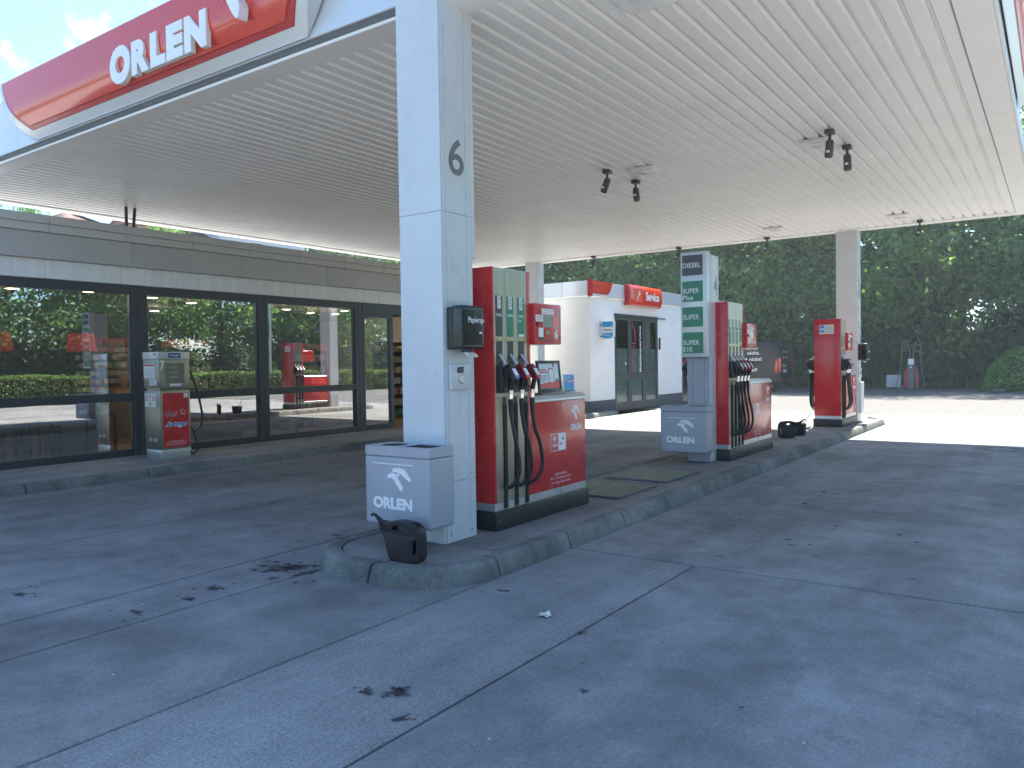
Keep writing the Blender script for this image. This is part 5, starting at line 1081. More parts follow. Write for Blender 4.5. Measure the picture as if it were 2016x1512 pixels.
MB().box(VX-1.6, VX-0.302, VY0+0.302, 20.88, 3.48, 3.70).build('roof', SHOPF, sv)
FZ0, FZ1 = 3.49, 3.93
for a, b in ((21.25, 22.6), (22.6, 25.2), (25.2, 28.0), (28.0, VY1)): MB().box(VX, VX+0.07, a+0.003, b-0.003, FZ0, FZ1).build('fascia_panel', FASC, sv, bevel=0.005, seg=1)
MB().box(VX-0.02, VX+0.07, VY0-0.05, 21.247, FZ0, FZ1).build('fascia_panel', FASC, sv)
for a, b in ((-12.95, -12.1), (-12.1, VX-0.022)): MB().box(a+0.003, b-0.003, VY0-0.07, VY0, FZ0, FZ1).build('fascia_panel', FASC, sv, bevel=0.005, seg=1)
MB().box(-19, -12.953, 20.53, 20.6, FZ0, FZ1).build('fascia_panel', FASC, sv); MB().box(-13.02, -12.953, VY0, 20.528, FZ0, FZ1).build('fascia_panel', FASC, sv)
# red corner piece of the fascia
qa, qb = VY0-0.075, 21.15
cvr = lambda d: [(qa-0.0, FZ0+0.02+d), (qb-0.40-d*0.5, FZ0+0.02+d)]+[(qb-0.40-d*0.5+(0.40-d*0.5)*(k/8)**0.7, FZ0+0.02+d+(FZ1-FZ0-0.02-d)*(k/8)**1.6) for k in range(1, 9)]+[(qa-0.0, FZ1)]
MB().prism(cvr(0.0), 'x', VX+0.071, VX+0.10).build('corner_trim', FASC, sv); MB().prism(cvr(0.05), 'x', VX+0.101, VX+0.115).build('corner_sign_border', REDB, sv)
MB().prism([(p[0]-0.02, p[1]+0.0) for p in cvr(0.085)], 'x', VX+0.116, VX+0.15).build('corner_sign', RED, sv)
MB().box(VX+0.0, VX+0.15, VY0-0.11, VY0-0.078, FZ0-0.02, FZ1+0.03).build('corner_sign_edge', REDB, sv)
# doors
dp = MB().box(VX-0.10, VX+0.006, DY0, DY1, DZ-0.10, DZ).build('door', NAVYG, sv, bevel=0.004, seg=1)
MB().box(VX+0.007, VX+0.06, DY0-0.03, DY1+0.55, DZ-0.065, DZ-0.035).build('slide_rail', NAVYG, sv)
for k in range(3):
    a = DY0+k*(DY1-DY0)/3; b = DY0+(k+1)*(DY1-DY0)/3
    lf_ = MB().box(VX-0.09, VX, a+0.004, a+0.13, 0.03, DZ-0.102).build('door_leaf', NAVYG, sv, bevel=0.004, seg=1)
    MB().box(VX-0.09, VX, b-0.13, b-0.004, 0.03, DZ-0.102).build('stile', NAVYG, lf_)
    for za, zb in ((0.03, 0.28), (0.985, 1.17), (2.86, DZ-0.102)): MB().box(VX-0.09, VX, a+0.131, b-0.131, za, zb).build('rail', NAVYG, lf_)
    for za, zb in ((0.281, 0.984), (1.171, 2.859)):
        MB().add([(VX-0.03, a+0.13, za), (VX-0.03, b-0.13, za), (VX-0.03, b-0.13, zb), (VX-0.03, a+0.13, zb)], [(0, 1, 2, 3)]).build('pane', DOORGLASS, lf_, recalc=False)
    for za, zb in ((0.283, 0.982), (1.173, 1.97)): MB().box(VX-0.045, VX-0.035, a+0.131, b-0.131, za, zb).build('frosted_film', FROST, lf_)
    for q in range(6): MB().box(VX-0.001, VX+0.002, a+0.16+q*0.13, a+0.23+q*0.13, 0.19, 0.205).build('vent_slot', RUBBER, lf_)
    if k == 1:
        place(text_np('Reifenservice', 0.02, 0, 3), (VX-0.025, a+0.86, 1.22), (0, 0, 1), (0, -1, 0), 1.5, 0.14, 'l', 0).build('lettering', WHITEV, lf_, recalc=False, smooth=False)
        for q in range(9): MB().tube([(VX-0.027, a+0.19, 1.30+q*0.105), (VX-0.027, a+0.40, 1.30+q*0.105), (VX-0.027, a+0.44, 1.34+q*0.105)], 0.011, 5).build('tread_print', PINKR, lf_)
        MB().tube([(VX-0.027, a+0.19, 1.24), (VX-0.027, a+0.32, 1.21), (VX-0.027, a+0.44, 1.26)], 0.012, 5).build('tread_print', PINKR, lf_)
        MB().tube([(VX-0.027, a+0.44, 2.22), (VX-0.027, a+0.42, 2.5), (VX-0.027, a+0.30, 2.68), (VX-0.027, a+0.22, 2.8)], 0.012, 5).build('tread_print', PINKR, lf_)
    if k == 0: MB().lathe([(0.05, 0), (0.05, 0.002)], (0, 0, 0), 14).xf(Matrix.Translation((VX-0.027, b-0.25, 1.50)) @ Matrix.Rotation(R(90), 4, 'Y')).build('round_sticker', WHITEV, lf_); MB().box(VX, VX+0.03, b-0.10, b-0.02, 1.06, 1.09).build('handle', CHROME, lf_)
MB().box(VX-0.8, VX-0.75, DY0-0.2, DY1+0.2, 0, 3.0).build('inner_wall', DARKW, sv)
d2 = MB().box(VX-0.08, VX+0.0, 26.602, 28.698, DZ-0.25, DZ-0.002).build('door', NAVYG, sv)
for k in range(3): MB().box(VX-0.08, VX, 26.602+k*0.998, 26.702+k*0.998, 0.02, DZ-0.252).build('stile', NAVYG, d2)
MB().box(VX-0.06, VX-0.05, 26.705, 28.595, 0.02, DZ-0.255).build('pane', mat('dark_glass', (0.02, 0.025, 0.03), 0.08), d2)
for q in range(4): MB().tube([(VX-0.045, 26.75, 1.45+q*0.35), (VX-0.045, 27.0, 1.48+q*0.35), (VX-0.045, 27.1, 1.62+q*0.35)], 0.03, 6).build('tread_print', PINKR, d2)
MB().box(VX+0.001, VX+0.05, DY1+0.06, DY1+0.12, 1.95, 2.35).build('wall_box', NAVYG, sv)
# Service sign
sg = thing('service_sign', 'red bulging Service sign with a white spanner over the glass doors', 'sign', (VX+0.1, 23.18, 3.33))
pr = [(VX+0.072, 3.325), (VX+0.20, 3.335), (VX+0.235, 3.36), (VX+0.262, 3.50), (VX+0.268, 3.68), (VX+0.25, 3.86), (VX+0.21, 3.965), (VX+0.072, 3.975)]
MB().prism(pr, 'y', 22.0, 24.36).build('panel', RED, sg, bevel=0.012, ang=50)
MB().prism([(VX+0.072, 3.31), (VX+0.17, 3.315), (VX+0.20, 3.60), (VX+0.18, 3.95), (VX+0.072, 3.98)], 'y', 21.96, 21.998).build('end_cap', REDB, sg)
MB().prism([(VX+0.072, 3.31), (VX+0.17, 3.315), (VX+0.20, 3.60), (VX+0.18, 3.95), (VX+0.072, 3.98)], 'y', 24.362, 24.40).build('end_cap', REDB, sg)
letter('lettering', 'Service', WHITEV, sg, (VX+0.272, 23.10, 3.515), XP, w=1.0, h=0.29, bold=0.035, res=4)
box('orange_square', mat('sign_orange', (0.75, 0.08, 0.03), 0.3), sg, VX+0.262, VX+0.270, 22.32, 22.82, 3.44, 3.86)
sp_ = curve_mesh('spanner', [[(0.0, 0.05), (0.05, 0.0), (0.42, 0.40), (0.50, 0.37), (0.60, 0.46), (0.62, 0.60), (0.52, 0.50), (0.45, 0.52), (0.44, 0.60), (0.54, 0.70), (0.40, 0.68), (0.32, 0.58), (0.34, 0.49)]], 0, 0)
place(sp_, (VX+0.273, 22.44, 3.48), (0, 1, 0), (0, 0, 1), 0.26, 0.34, 'l', 0).build('spanner_print', WHITEV, sg, recalc=False, smooth=False)
# Hermes blade sign
hs = thing('parcel_shop_sign', 'small blue and white Hermes PaketShop sign projecting from the hut wall', 'sign', (-10.95, 20.5, 2.24))
hx0, hx1, hz0, hz1, hy = -11.12, -10.74, 2.24, 2.76, 20.46
def hout(d): return [(hx0+d, hz0+d), (hx1-0.13, hz0+d)]+[(hx1-0.13+(0.13-d)*math.sin(R(15*k)), hz0+d+(0.13)*(1-math.cos(R(15*k)))) for k in range(1, 7)]+[(hx1-d, hz1-d), (hx0+d, hz1-d)]
MB().prism(hout(0), 'y', hy, hy+0.13).build('case', FASC, hs, bevel=0.008)
MB().prism(hout(0.018), 'y', hy-0.004, hy-0.0005).build('blue_face', BLUEL, hs)
MB().box(hx0+0.018, hx1-0.018, hy-0.007, hy-0.0045, hz0+0.175, hz0+0.35).build('white_band', WHITEV, hs)
letter('lettering', 'Hermes', DARKL, hs, (hx0+0.105, hy-0.0085, hz0+0.225), YM, w=0.235, h=0.075, bold=0.02, shear=0.2)
for q in range(3): MB().prism([(hx0+0.035+q*0.012, hz0+0.285-q*0.025), (hx0+0.10, hz0+0.285-q*0.025), (hx0+0.095, hz0+0.27-q*0.025), (hx0+0.045+q*0.012, hz0+0.27-q*0.025)], 'y', hy-0.0095, hy-0.0072).build('wing_print', BLUEL, hs)
letter('lettering', 'PaketShop', WHITEV, hs, (hx0+0.04, hy-0.0055, hz0+0.075), YM, w=0.23, h=0.06, bold=0.0)
for z in (2.32, 2.66): MB().box(VX, hx0+0.0, hy+0.04, hy+0.08, z-0.015, z+0.015).build('bracket', NAVYG, hs)
tag(MB().box(-11.9, -10.95, 19.2, 19.42, -0.02, 0.10).build('kerb_end', KERB, bevel=0.012), 'pale kerb end lying in the sun at the corner of the service hut', 'kerb')

# ------------------------------------------------------------------ dark van parked by the trees (its rear faces right)
van = thing('parked_van', 'dark van with white lettering parked near the trees, seen from the rear', 'van', (-13.6, 38.6, 0))
def vsec(x, w_, zb, zt, inset): return x
secs = [(-16.6, 0.80, 0.42, 1.10), (-16.3, 0.92, 0.35, 1.25), (-15.6, 0.97, 0.32, 1.45), (-14.9, 0.98, 0.32, 2.35), (-14.4, 0.98, 0.32, 2.44), (-11.3, 0.98, 0.32, 2.44), (-11.06, 0.97, 0.34, 2.36), (-10.90, 0.95, 0.36, 1.95), (-10.86, 0.94, 0.36, 1.2), (-10.86, 0.92, 0.40, 0.9)]
b = MB(); yc = 38.62; nrg = 12
for (x, hw, zb, zt) in secs:
    prof = [(-hw*0.9, zb), (-hw, zb+0.12), (-hw, zb+(zt-zb)*0.45), (-hw*0.99, zb+(zt-zb)*0.62), (-hw*0.90, zt-0.12), (-hw*0.80, zt), (hw*0.80, zt), (hw*0.90, zt-0.12), (hw*0.99, zb+(zt-zb)*0.62), (hw, zb+(zt-zb)*0.45), (hw, zb+0.12), (hw*0.9, zb)]
    b.v += [(x, yc+p[0], p[1]) for p in prof]
for i in range(len(secs)-1):
    for j in range(nrg): b.f.append((i*nrg+j, i*nrg+(j+1) % nrg, (i+1)*nrg+(j+1) % nrg, (i+1)*nrg+j))
b.f.append(tuple(range(nrg-1, -1, -1))); b.f.append(tuple((len(secs)-1)*nrg+j for j in range(nrg)))
vb = b.build('body', VANP, van, ang=28)
MB().box(-13.9, -11.75, 37.632, 37.665, 1.33, 2.12).build('side_window', VANG, van, bevel=0.006); MB().prism([(-10.888, 1.42), (-10.965, 2.16), (-10.99, 2.16), (-10.92, 1.42)], 'y', 37.85, 39.4).build('rear_window', VANG, van)
MB().box(-10.88, -10.80, 37.72, 39.5, 0.38, 0.62).build('bumper', BLACK, van, bevel=0.03)
for yy_ in (37.665, 39.45): MB().prism([(yy_, 0.95), (yy_+0.12, 0.95), (yy_+0.12, 1.55), (yy_, 1.62)], 'x', -10.99, -10.852).build('tail_lamp', TAIL, van, bevel=0.01)
MB().prism([(-11.18, 0.92), (-10.96, 0.92), (-10.98, 1.35), (-11.06, 1.62)], 'y', 37.62, 37.66).build('tail_lamp', TAIL, van, bevel=0.006)
MB().box(-10.858, -10.849, 38.05, 38.55, 0.93, 1.07).build('number_plate', PAPER, van); MB().box(-10.87, -10.83, 38.4, 38.9, 1.26, 1.30).build('handle', CHROME, van)
for xw in (-15.6, -11.9):
    for yy_ in (37.70, 39.36):
        wl = MB().tube([(xw, yy_, 0.34), (xw, yy_+0.22, 0.34)], 0.34, 24).build('wheel', RUBBER, van, bevel=0.02); MB().tube([(xw, yy_-0.006, 0.34), (xw, yy_+0.02, 0.34)], 0.21, 18).build('rim', ALU, wl)
MB().box(-12.0, -11.985, 37.618, 37.64, 0.5, 2.0).build('door_seam', RUBBER, van); MB().box(-14.9, -11.2, 37.628, 37.645, 1.24, 1.255).build('door_seam', RUBBER, van)
for s_, x_, z_, wd in (('nicht.', -12.45, 1.80, 0.60), ('nicht!', -12.35, 1.50, 0.60), ('Geht nicht,', -13.65, 1.80, 0.98), ('gibt´s', -13.2, 1.50, 0.75), ('369', -12.35, 0.98, 0.38), ('0431 / 716', -13.6, 0.98, 1.1), ('Elektro & Wärme', -13.7, 2.05, 1.75)): letter('lettering', s_, WHITEV, van, (x_, 37.615, z_), YM, w=wd, h=0.17, bold=0.02, res=2)
for s_, y_, z_, wd in (('Geht nicht,', 38.0, 1.85, 0.9), ("gibt´s nicht!", 38.0, 1.58, 0.9), ('Elektro', 38.0, 1.18, 0.55)): letter('lettering', s_, WHITEV, van, (-10.86 if z_ < 1.4 else -10.865, y_, z_), XP, w=wd, h=0.14, bold=0.01, res=1)

# ------------------------------------------------------------------ air and water station, white box by the trees
aw = thing('air_station', 'grey and red tyre air station with two looped hoses in front of the trees', 'air station', (-5.95, 42.6, -0.004))
PG_ = mat('pedestal_grey', (0.11, 0.12, 0.14), 0.4)
MB().box(-6.09, -5.81, 42.4, 42.8, -0.003, 0.98).build('pedestal', PG_, aw, bevel=0.02); MB().box(-6.10, -5.80, 42.35, 42.65, 0.98, 1.52).build('head', PG_, aw, bevel=0.02)
MB().box(-6.07, -5.83, 42.335, 42.352, 1.20, 1.48).build('notice', WHITEV, aw); MB().box(-6.0, -5.92, 42.335, 42.352, 1.03, 1.12).build('notice', WHITEV, aw)
for sgn in (-1, 1):
    MB().tube([(-5.95+sgn*0.15, 42.5, 0.55), (-5.95+sgn*0.15, 42.72, 0.55)], 0.30, 20).build('hose_reel', REDP, aw) if False else MB().prism([(-5.95+sgn*0.145, 0.05), (-5.95+sgn*0.28, 0.05), (-5.95+sgn*0.34, 0.35), (-5.95+sgn*0.32, 0.75), (-5.95+sgn*0.22, 1.02), (-5.95+sgn*0.145, 1.10)], 'y', 42.5, 42.74).build('hose_reel', REDP, aw, bevel=0.03)
    MB().tube([(-5.95+sgn*0.05, 42.6, 1.5), (-5.95+sgn*0.10, 42.6, 1.95), (-5.95+sgn*0.20, 42.55, 2.33), (-5.95+sgn*0.32, 42.5, 2.42), (-5.95+sgn*0.39, 42.45, 2.30), (-5.95+sgn*0.46, 42.35, 1.1), (-5.95+sgn*0.62, 42.2, 0.2), (-5.95+sgn*0.55, 42.15, 0.03), (-5.95+sgn*0.35, 42.2, 0.02), (-5.95+sgn*0.25, 42.3, 0.3), (-5.95+sgn*0.28, 42.35, 0.85)], 0.024, 7).build('hose', mat('grey_hose', (0.16, 0.18, 0.18), 0.6), aw)
ub_ = thing('utility_box', 'pale grey utility box on short feet left of the air station', 'utility box', (-6.78, 42.9, -0.004))
MB().box(-7.11, -6.45, 42.7, 43.1, 0.08, 0.69).build('cabinet', mat('box_grey', (0.45, 0.47, 0.5), 0.5), ub_, bevel=0.01)
for xx in (-7.0, -6.56): MB().box(xx-0.05, xx+0.05, 42.8, 43.05, -0.003, 0.08).build('foot', NAVYG, ub_)
MB().box(-6.783, -6.777, 42.697, 42.701, 0.11, 0.66).build('door_seam', RUBBER, ub_)

# ------------------------------------------------------------------ vegetation
def leaf_mesh(name, pts, nrm, size, jitter=0.55, shape=1.5):
    n = len(pts); pts = np.asarray(pts, dtype=np.float64)
    N = np.asarray(nrm)+rng.normal(0, jitter, (n, 3)); N /= np.linalg.norm(N, axis=1)[:, None]+1e-9
    T = np.cross(N, rng.normal(0, 1, (n, 3))); T /= np.linalg.norm(T, axis=1)[:, None]+1e-9; B = np.cross(N, T)
    s = (size*rng.uniform(0.6, 1.35, n))[:, None]
    fold = N*s*0.18
    v = np.stack([pts-T*s*0.5*shape, pts-B*s*0.42+fold, pts+T*s*0.5*shape, pts+B*s*0.42+fold], 1).reshape(-1, 3)
    me = bpy.data.meshes.new(name); me.vertices.add(4*n); me.vertices.foreach_set('co', v.ravel().astype(np.float32))
    me.loops.add(4*n); me.loops.foreach_set('vertex_index', np.arange(4*n, dtype=np.int32)); me.polygons.add(n); me.polygons.foreach_set('loop_start', np.arange(0, 4*n, 4, dtype=np.int32)); me.polygons.foreach_set('loop_total', np.full(n, 4, dtype=np.int32))
    me.update(calc_edges=True); return me
def crown_points(n_cl, per, rx, ry, z0, z1, cr, low=0.25):
    """clumps spread over an egg-shaped shell, uneven outline"""
    P, N = [], []; zc = (z0+z1)/2; rz_ = (z1-z0)/2
    for _ in range(n_cl):
        d = rng.normal(0, 1, 3); d /= np.linalg.norm(d); r_ = rng.uniform(0.55, 1.02)*(1+0.16*math.sin(3*math.atan2(d[1], d[0])+2)+0.10*math.sin(5*d[2]*2))
        c = np.array([d[0]*rx*r_, d[1]*ry*r_, zc+d[2]*rz_*r_]); k = int(per*rng.uniform(0.5, 1.4)); rr_ = cr*rng.uniform(0.6, 1.35)
        q = rng.normal(0, 1, (k, 3)); q *= np.array([rr_, rr_, rr_*0.55]); 
        P.append(c+q); nn = q/(np.linalg.norm(q, axis=1)[:, None]+1e-9)*0.5+d*0.5+np.array([0, 0, 0.75]); N.append(nn)
    return np.concatenate(P), np.concatenate(N)
def tree_proto(h, rx, zb, ncl, per, leaf, size, kind, cr=0.72):
    P, N = crown_points(ncl, per, rx, rx, zb, h, cr)
    cm = leaf_mesh('crown', P, N, size); cm.materials.append(leaf)
    b = MB(); tw = [(0, 0, -0.1), (0.05, 0.02, h*0.2), (-0.04, 0.06, h*0.45), (0.05, 0, h*0.75)]
    b.tube(tw, [h*0.022, h*0.017, h*0.012, h*0.005], 8)
    for k in range(9):
        a = 2.4*k; z = h*(0.25+0.06*k); l_ = rx*random.uniform(0.5, 0.8); b.tube([(0, 0.03, z), (math.cos(a)*l_*0.5, math.sin(a)*l_*0.5, z+l_*0.35), (math.cos(a)*l_, math.sin(a)*l_, z+l_*0.55)], [h*0.008, h*0.005, h*0.002], 6)
    return cm, b
TP = []
for k, (h, rx, zb, ncl, per, leaf, size) in enumerate(((14.0, 5.4, 1.9, 150, 95, LEAF, 0.21), (16, 4.6, 1.2, 190, 95, LEAFD, 0.20), (15, 5.8, 2.1, 165, 95, LEAF, 0.22))):
    TP.append(tree_proto(h, rx, zb, ncl, per, leaf, size, k))
TM = []
for cm, b in TP:
    o = b.build('trunk', BARK, None, at=(0, 0, 0)); TM.append((cm, o.data)); bpy.data.objects.remove(o)
ntree = 0
def tree(label, x, y, k, s=1.0, group=None, rz=None):
    t_ = thing('broadleaf_tree', label, 'tree', (x, y, -0.05), group, rng.uniform(0, 6.28) if rz is None else rz); t_.scale = (s, s, s*rng.uniform(0.94, 1.08))
    for nm, me in zip(('crown', 'trunk'), TM[k]): o = bpy.data.objects.new(nm, me); COL.objects.link(o); o.parent = t_
    return t_
BK = [(-1.5, 50.5, 0), (-6.2, 47.5, 2), (-10.6, 48.8, 0), (-15.2, 48.0, 2), (-19.6, 47.0, 0), (-24.5, 47.5, 2), (-29.5, 46.5, 1), (-34.5, 45.5, 0), (4.6, 52.0, 2)]
BL = ['tree of the green wall standing behind the clipped bush at the right edge', 'tree of the green wall right behind the air station', 'tree of the green wall behind the far column and last pump', 'tree of the green wall behind the parked dark van',
      'tree of the green wall behind the DIESEL sign pillar', 'tree of the green wall above the Service sign of the hut', 'tree of the green wall over the left end of the hut roof', 'tree at the left end of the green wall, behind the near pump', 'tree of the green wall just beyond the right picture edge']
for (x, y, k), lb_ in zip(BK, BL): tree(lb_, x, y-2.2, k, 1.0, 'trees in front row behind the forecourt')
for i, (x, y, k) in enumerate([(1.0, 55, 1), (-5, 55.5, 0), (-11, 56, 2), (-18, 55.5, 1), (-25, 55, 2), (-32, 54.5, 0), (-40, 52, 1), (-45, 47, 2), (-48, 41, 1)]): tree('taller tree rising behind the front row of the green wall', x, y, k, 1.25, 'trees in the second row behind the forecourt')
# low shrubs in the shade below the crowns
def bush_proto(n, rx, ry, h, size, leaf):
    P, N = [], []
    for _ in range(n):
        d = rng.normal(0, 1, 3); d[2] = abs(d[2]); d /= np.linalg.norm(d); r_ = rng.uniform(0.82, 1.0)*(1+0.06*math.sin(4*math.atan2(d[1], d[0])))
        P.append((d[0]*rx*r_, d[1]*ry*r_, max(0.03, d[2]*h*r_))); N.append(d*1.4+np.array([0, 0, .3]))
    me = leaf_mesh('foliage', np.array(P), np.array(N), size); me.materials.append(leaf); return me
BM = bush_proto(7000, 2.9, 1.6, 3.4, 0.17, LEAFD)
CORE = MB().ell((0, 0, 0.2), (2.35, 1.2, 2.7), 16, 10).build('core', mat('bush_core', (0.012, 0.018, 0.008), 1.0), None, at=(0, 0, 0)); core_me = CORE.data; bpy.data.objects.remove(CORE)  # near-black solid that fills the inside of each shrub
SLB = ['', '', '', '', '', 'dark shrub left of the parked van, under the trees', 'dark shrub right behind the parked van', 'dark shrub between the van and the last pump', 'dark shrub left of the utility box, under the trees', 'dark shrub right behind the air station', 'dark shrub right of the air station beside the clipped bush', 'dark shrub behind the clipped bush at the right edge']
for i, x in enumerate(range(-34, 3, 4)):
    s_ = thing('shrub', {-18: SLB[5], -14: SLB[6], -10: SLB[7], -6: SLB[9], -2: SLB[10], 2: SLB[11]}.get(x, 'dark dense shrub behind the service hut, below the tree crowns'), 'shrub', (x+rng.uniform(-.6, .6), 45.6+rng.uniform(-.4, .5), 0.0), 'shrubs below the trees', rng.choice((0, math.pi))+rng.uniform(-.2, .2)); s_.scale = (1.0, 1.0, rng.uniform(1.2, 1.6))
    for nm, me in (('foliage', BM), ('shrub_core', core_me)): o = bpy.data.objects.new(nm, me); COL.objects.link(o); o.parent = s_
for i, y in enumerate(range(-2, 50, 5)):
    s_ = thing('shrub', 'leafy shrub under the trees across the street, mirrored in the shop glass', 'shrub', (21.5+rng.uniform(-.4, .4), y+rng.uniform(-.6, .6), 0.0), 'shrubs across the street', math.pi/2+rng.uniform(-.2, .2)); s_.scale = (1.1, 1.0, rng.uniform(0.9, 1.3))
    for nm, me in (('foliage', BM), ('shrub_core', core_me)): o = bpy.data.objects.new(nm, me); COL.objects.link(o); o.parent = s_
dome = thing('clipped_bush', 'large rounded clipped green bush at the right picture edge', 'bush', (-1.0, 41.3, 0.0))
me = bush_proto(10000, 1.85, 1.6, 1.95, 0.085, mat('bush_leaf', (0.17, 0.30, 0.07), 0.55, var=0.25, vscale=1.5, island=0.3, trans=((0.12, 0.24, 0.04), 0.35))); o = bpy.data.objects.new('foliage', me); COL.objects.link(o); o.parent = dome
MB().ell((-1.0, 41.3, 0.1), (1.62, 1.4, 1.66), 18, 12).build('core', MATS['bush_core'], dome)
stn = thing('edging_stone', 'flat grey stone lying in the low plants beside the clipped bush', 'stone', (-2.2, 39.4, 0)); MB().box(-2.6, -1.9, 39.3, 39.6, -0.01, 0.14).build('block', KERB, stn, bevel=0.02)
# low ground cover along the bank
P = np.column_stack([rng.uniform(-34, 6, 5000), rng.uniform(43.4, 45.2, 5000), rng.uniform(0.0, 0.22, 5000)]); me = leaf_mesh('ground_cover', P, np.tile([0, -0.3, 1.0], (5000, 1)), 0.11); me.materials.append(LEAFH)
o = bpy.data.objects.new('ground_cover', me); COL.objects.link(o); tag(o, kind='stuff')
P = np.column_stack([rng.uniform(-3.0, 1.5, 900), rng.uniform(39.2, 40.2, 900), rng.uniform(0.0, 0.22, 900)]); me = leaf_mesh('ground_cover', P, np.tile([0, -0.3, 1.0], (900, 1)), 0.10); me.materials.append(LEAFH)
o = bpy.data.objects.new('ground_cover', me); COL.objects.link(o); tag(o, kind='stuff')

# across the road on the right: street, clipped hedge, trees and lamp post (seen reflected in the shop glass)
tag(MB().box(14.05, 21, -60, 70, -0.09, -0.004).build('street', mat('asphalt', (0.06, 0.06, 0.062), 0.85, var=0.25, vscale=2, bump=0.4, bscale=120)), kind='structure')
hg = thing('clipped_hedge', 'long clipped hedge across the forecourt, mirrored in the shop windows', 'hedge', (12.0, 18, 0))
n = 26000; a = rng.uniform(0, 1, n); side = rng.choice(3, n, p=[.42, .42, .16]); yy_ = rng.uniform(-4, 42, n); hh = 1.25+0.05*np.sin(yy_*1.3)
x_ = np.where(side == 0, 11.45+rng.normal(0, .05, n), np.where(side == 1, rng.uniform(11.45, 12.55, n), 12.55)); z_ = np.where(side == 1, hh+rng.normal(0, .04, n), rng.uniform(0.02, 1, n)*hh)
nn = np.where((side == 0)[:, None], [-1.2, 0, .3], np.where((side == 1)[:, None], [0, 0, 1.3], [1.2, 0, .3]))
me = leaf_mesh('foliage', np.column_stack([x_-12.0, yy_-18, z_]), nn, 0.085); me.materials.append(LEAFH); o = bpy.data.objects.new('foliage', me); COL.objects.link(o); o.parent = hg
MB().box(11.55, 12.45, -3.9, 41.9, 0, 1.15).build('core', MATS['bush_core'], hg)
for i, (x, y, k) in enumerate([(23, -1, 0), (24, 6, 2), (22.5, 13, 0), (24.5, 20, 2), (22.5, 27, 0), (24.5, 34, 2), (23.0, 41, 0), (25, 49, 2), (30, 3, 2), (30, 16, 0), (30, 30, 2), (30, 44, 0)]): tree('tall tree across the street, mirrored in the shop windows', x, y, k, 0.85 if x < 28 else 1.15, 'trees across the street')
lp = thing('lamp_post', 'slender grey street lamp post across the street, mirrored in the right shop window', 'street lamp', (13.2, 29.5, 0))
MB().tube([(13.2, 29.5, 0), (13.2, 29.5, 7.4)], [0.09, 0.05], 10).build('post', ALU, lp); MB().tube([(13.2, 29.5, 7.35), (12.2, 29.5, 7.75)], 0.035, 8).build('arm', ALU, lp); MB().box(11.6, 12.3, 29.38, 29.62, 7.70, 7.83).build('lamp_head', ALU, lp, bevel=0.03)

# ------------------------------------------------------------------ houses and garden tree beyond the shop
def roof_mat():
    M_ = bpy.data.materials.new('house_tiles'); M_.use_nodes = True; t = M_.node_tree; b_ = t.nodes['Principled BSDF']; g_ = t.nodes.new('ShaderNodeNewGeometry')
    bt = t.nodes.new('ShaderNodeTexBrick'); bt.offset = 0.0; bt.inputs['Brick Width'].default_value = 0.3; bt.inputs['Row Height'].default_value = 0.22; bt.inputs['Mortar Size'].default_value = 0.05; bt.inputs['Scale'].default_value = 1
    bt.inputs['Color1'].default_value = (0.36, 0.15, 0.10, 1); bt.inputs['Color2'].default_value = (0.28, 0.11, 0.08, 1); bt.inputs['Mortar'].default_value = (0.10, 0.045, 0.035, 1)
    sx = t.nodes.new('ShaderNodeSeparateXYZ'); cx = t.nodes.new('ShaderNodeCombineXYZ'); t.links.new(g_.outputs['Position'], sx.inputs[0]); t.links.new(sx.outputs['Y'], cx.inputs['X']); t.links.new(sx.outputs['Z'], cx.inputs['Y']); t.links.new(cx.outputs[0], bt.inputs['Vector']); t.links.new(bt.outputs['Color'], b_.inputs['Base Color']); b_.inputs['Roughness'].default_value = 0.8; return M_
HT = roof_mat()
def house(label, x, y0, y1, ze, zr, wins, xback=9):
    h_ = thing('house', label, 'house', (x-xback/2, (y0+y1)/2, 0), 'houses beyond the shop')
    MB().box(x-xback, x, y0, y1, -0.05, ze).build('wall', mat('house_white', (0.74, 0.74, 0.73), 0.8), h_)
    xm = x-xback/2
    MB().prism([(x+0.5, ze-0.05), (x+0.5, ze+0.10), (xm, zr), (x-xback-0.5, ze+0.10), (x-xback-0.5, ze-0.05)], 'y', y0-0.4, y1+0.4).build('roof', HT, h_, smooth=False)
    MB().box(x+0.42, x+0.56, y0-0.4, y1+0.4, ze-0.12, ze-0.0).build('gutter', NAVYG, h_)
    for (a, b, c, d) in wins:
        f_ = MB().box(x-0.03, x+0.03, a, b, c, d).build('window', WHITE, h_); nx = 4
        for k in range(nx): MB().box(x+0.031, x+0.036, a+0.06+(b-a-0.1)*k/nx, a+0.03+(b-a-0.1)*(k+1)/nx, c+0.06, d-0.08).build('pane', VANG, f_)
house('white rendered house with small paned windows beyond the shop roof', -31, 21.25, 26.1, 8.3, 11.5, [(22.85, 23.6, 6.2, 7.47), (24.43, 25.17, 6.2, 7.39)])
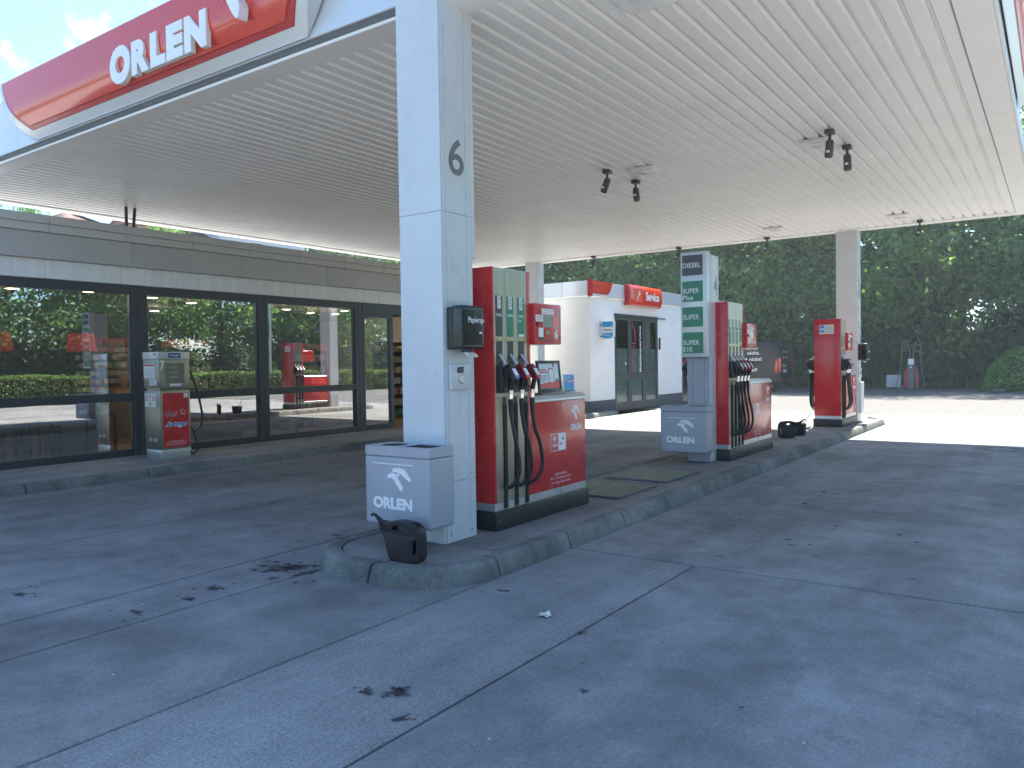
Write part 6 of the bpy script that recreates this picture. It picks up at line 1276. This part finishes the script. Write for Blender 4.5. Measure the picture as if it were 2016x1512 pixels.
house('house with a small red tiled roof just left of the white house', -31.2, 20.0, 20.75, 7.05, 9.2, [])
hc = thing('house', 'house with a brown hipped tile roof peeking over the shop roof on the left', 'house', (-34, 15.4, 0), 'houses beyond the shop')
MB().box(-37, -31.2, 14.7, 16.1, -0.05, 7.2).build('wall', MATS['house_white'], hc)
b = MB(); b.add([(-30.9, 14.35, 7.15), (-30.9, 16.45, 7.15), (-37.3, 16.45, 7.15), (-37.3, 14.35, 7.15), (-32.0, 15.1, 7.78), (-36, 15.1, 7.78)], [(0, 1, 4), (1, 2, 5, 4), (2, 3, 5), (3, 0, 4, 5), (0, 3, 2, 1)]); b.build('roof', HT, hc, smooth=False)
MB().tube([(-30.9, 14.35, 7.17), (-32.0, 15.1, 7.80), (-30.9, 16.45, 7.17)], 0.07, 6).build('ridge_tile', mat('ridge_dark', (0.06, 0.045, 0.04), 0.8), hc)
def narrow(label, x, y, k, sx, sz):
    t_ = tree(label, x, y, k, 1.0); t_.scale = (sx, sx, sz); return t_
narrow('light green garden tree whose top shows over the shop roof at the far left', -33.5, 14.2, 0, 0.22, 0.64); narrow('sparse yellow-green tree between the two tiled roofs beyond the shop', -28.5, 17.5, 2, 0.20, 0.53)
tree('dark tree behind the shop at the right end of its roof', -40, 36.5, 1, 0.72, None); tree('second dark tree behind the shop next to the near column', -37, 40.5, 2, 0.66, None)
# thin bluish air volume added over the site, imitating a milky lens veil
hz_ = MB().box(-75, 40, -70, 80, -1.2, 24).build('added_veil', None, None, at=(0, 0, -1.2), smooth=False); hz_['kind'] = 'stuff'
HM = bpy.data.materials.new('added_veil_air'); HM.use_nodes = True; t = HM.node_tree; t.nodes.remove(t.nodes['Principled BSDF']); pv = t.nodes.new('ShaderNodeVolumePrincipled')
pv.inputs['Color'].default_value = (0.80, 0.94, 1.0, 1); pv.inputs['Density'].default_value = 0.0013; pv.inputs['Anisotropy'].default_value = 0.55; t.links.new(pv.outputs[0], t.nodes['Material Output'].inputs['Volume'])
hz_.data.materials.clear(); hz_.data.materials.append(HM)
print('objects', len(bpy.data.objects))
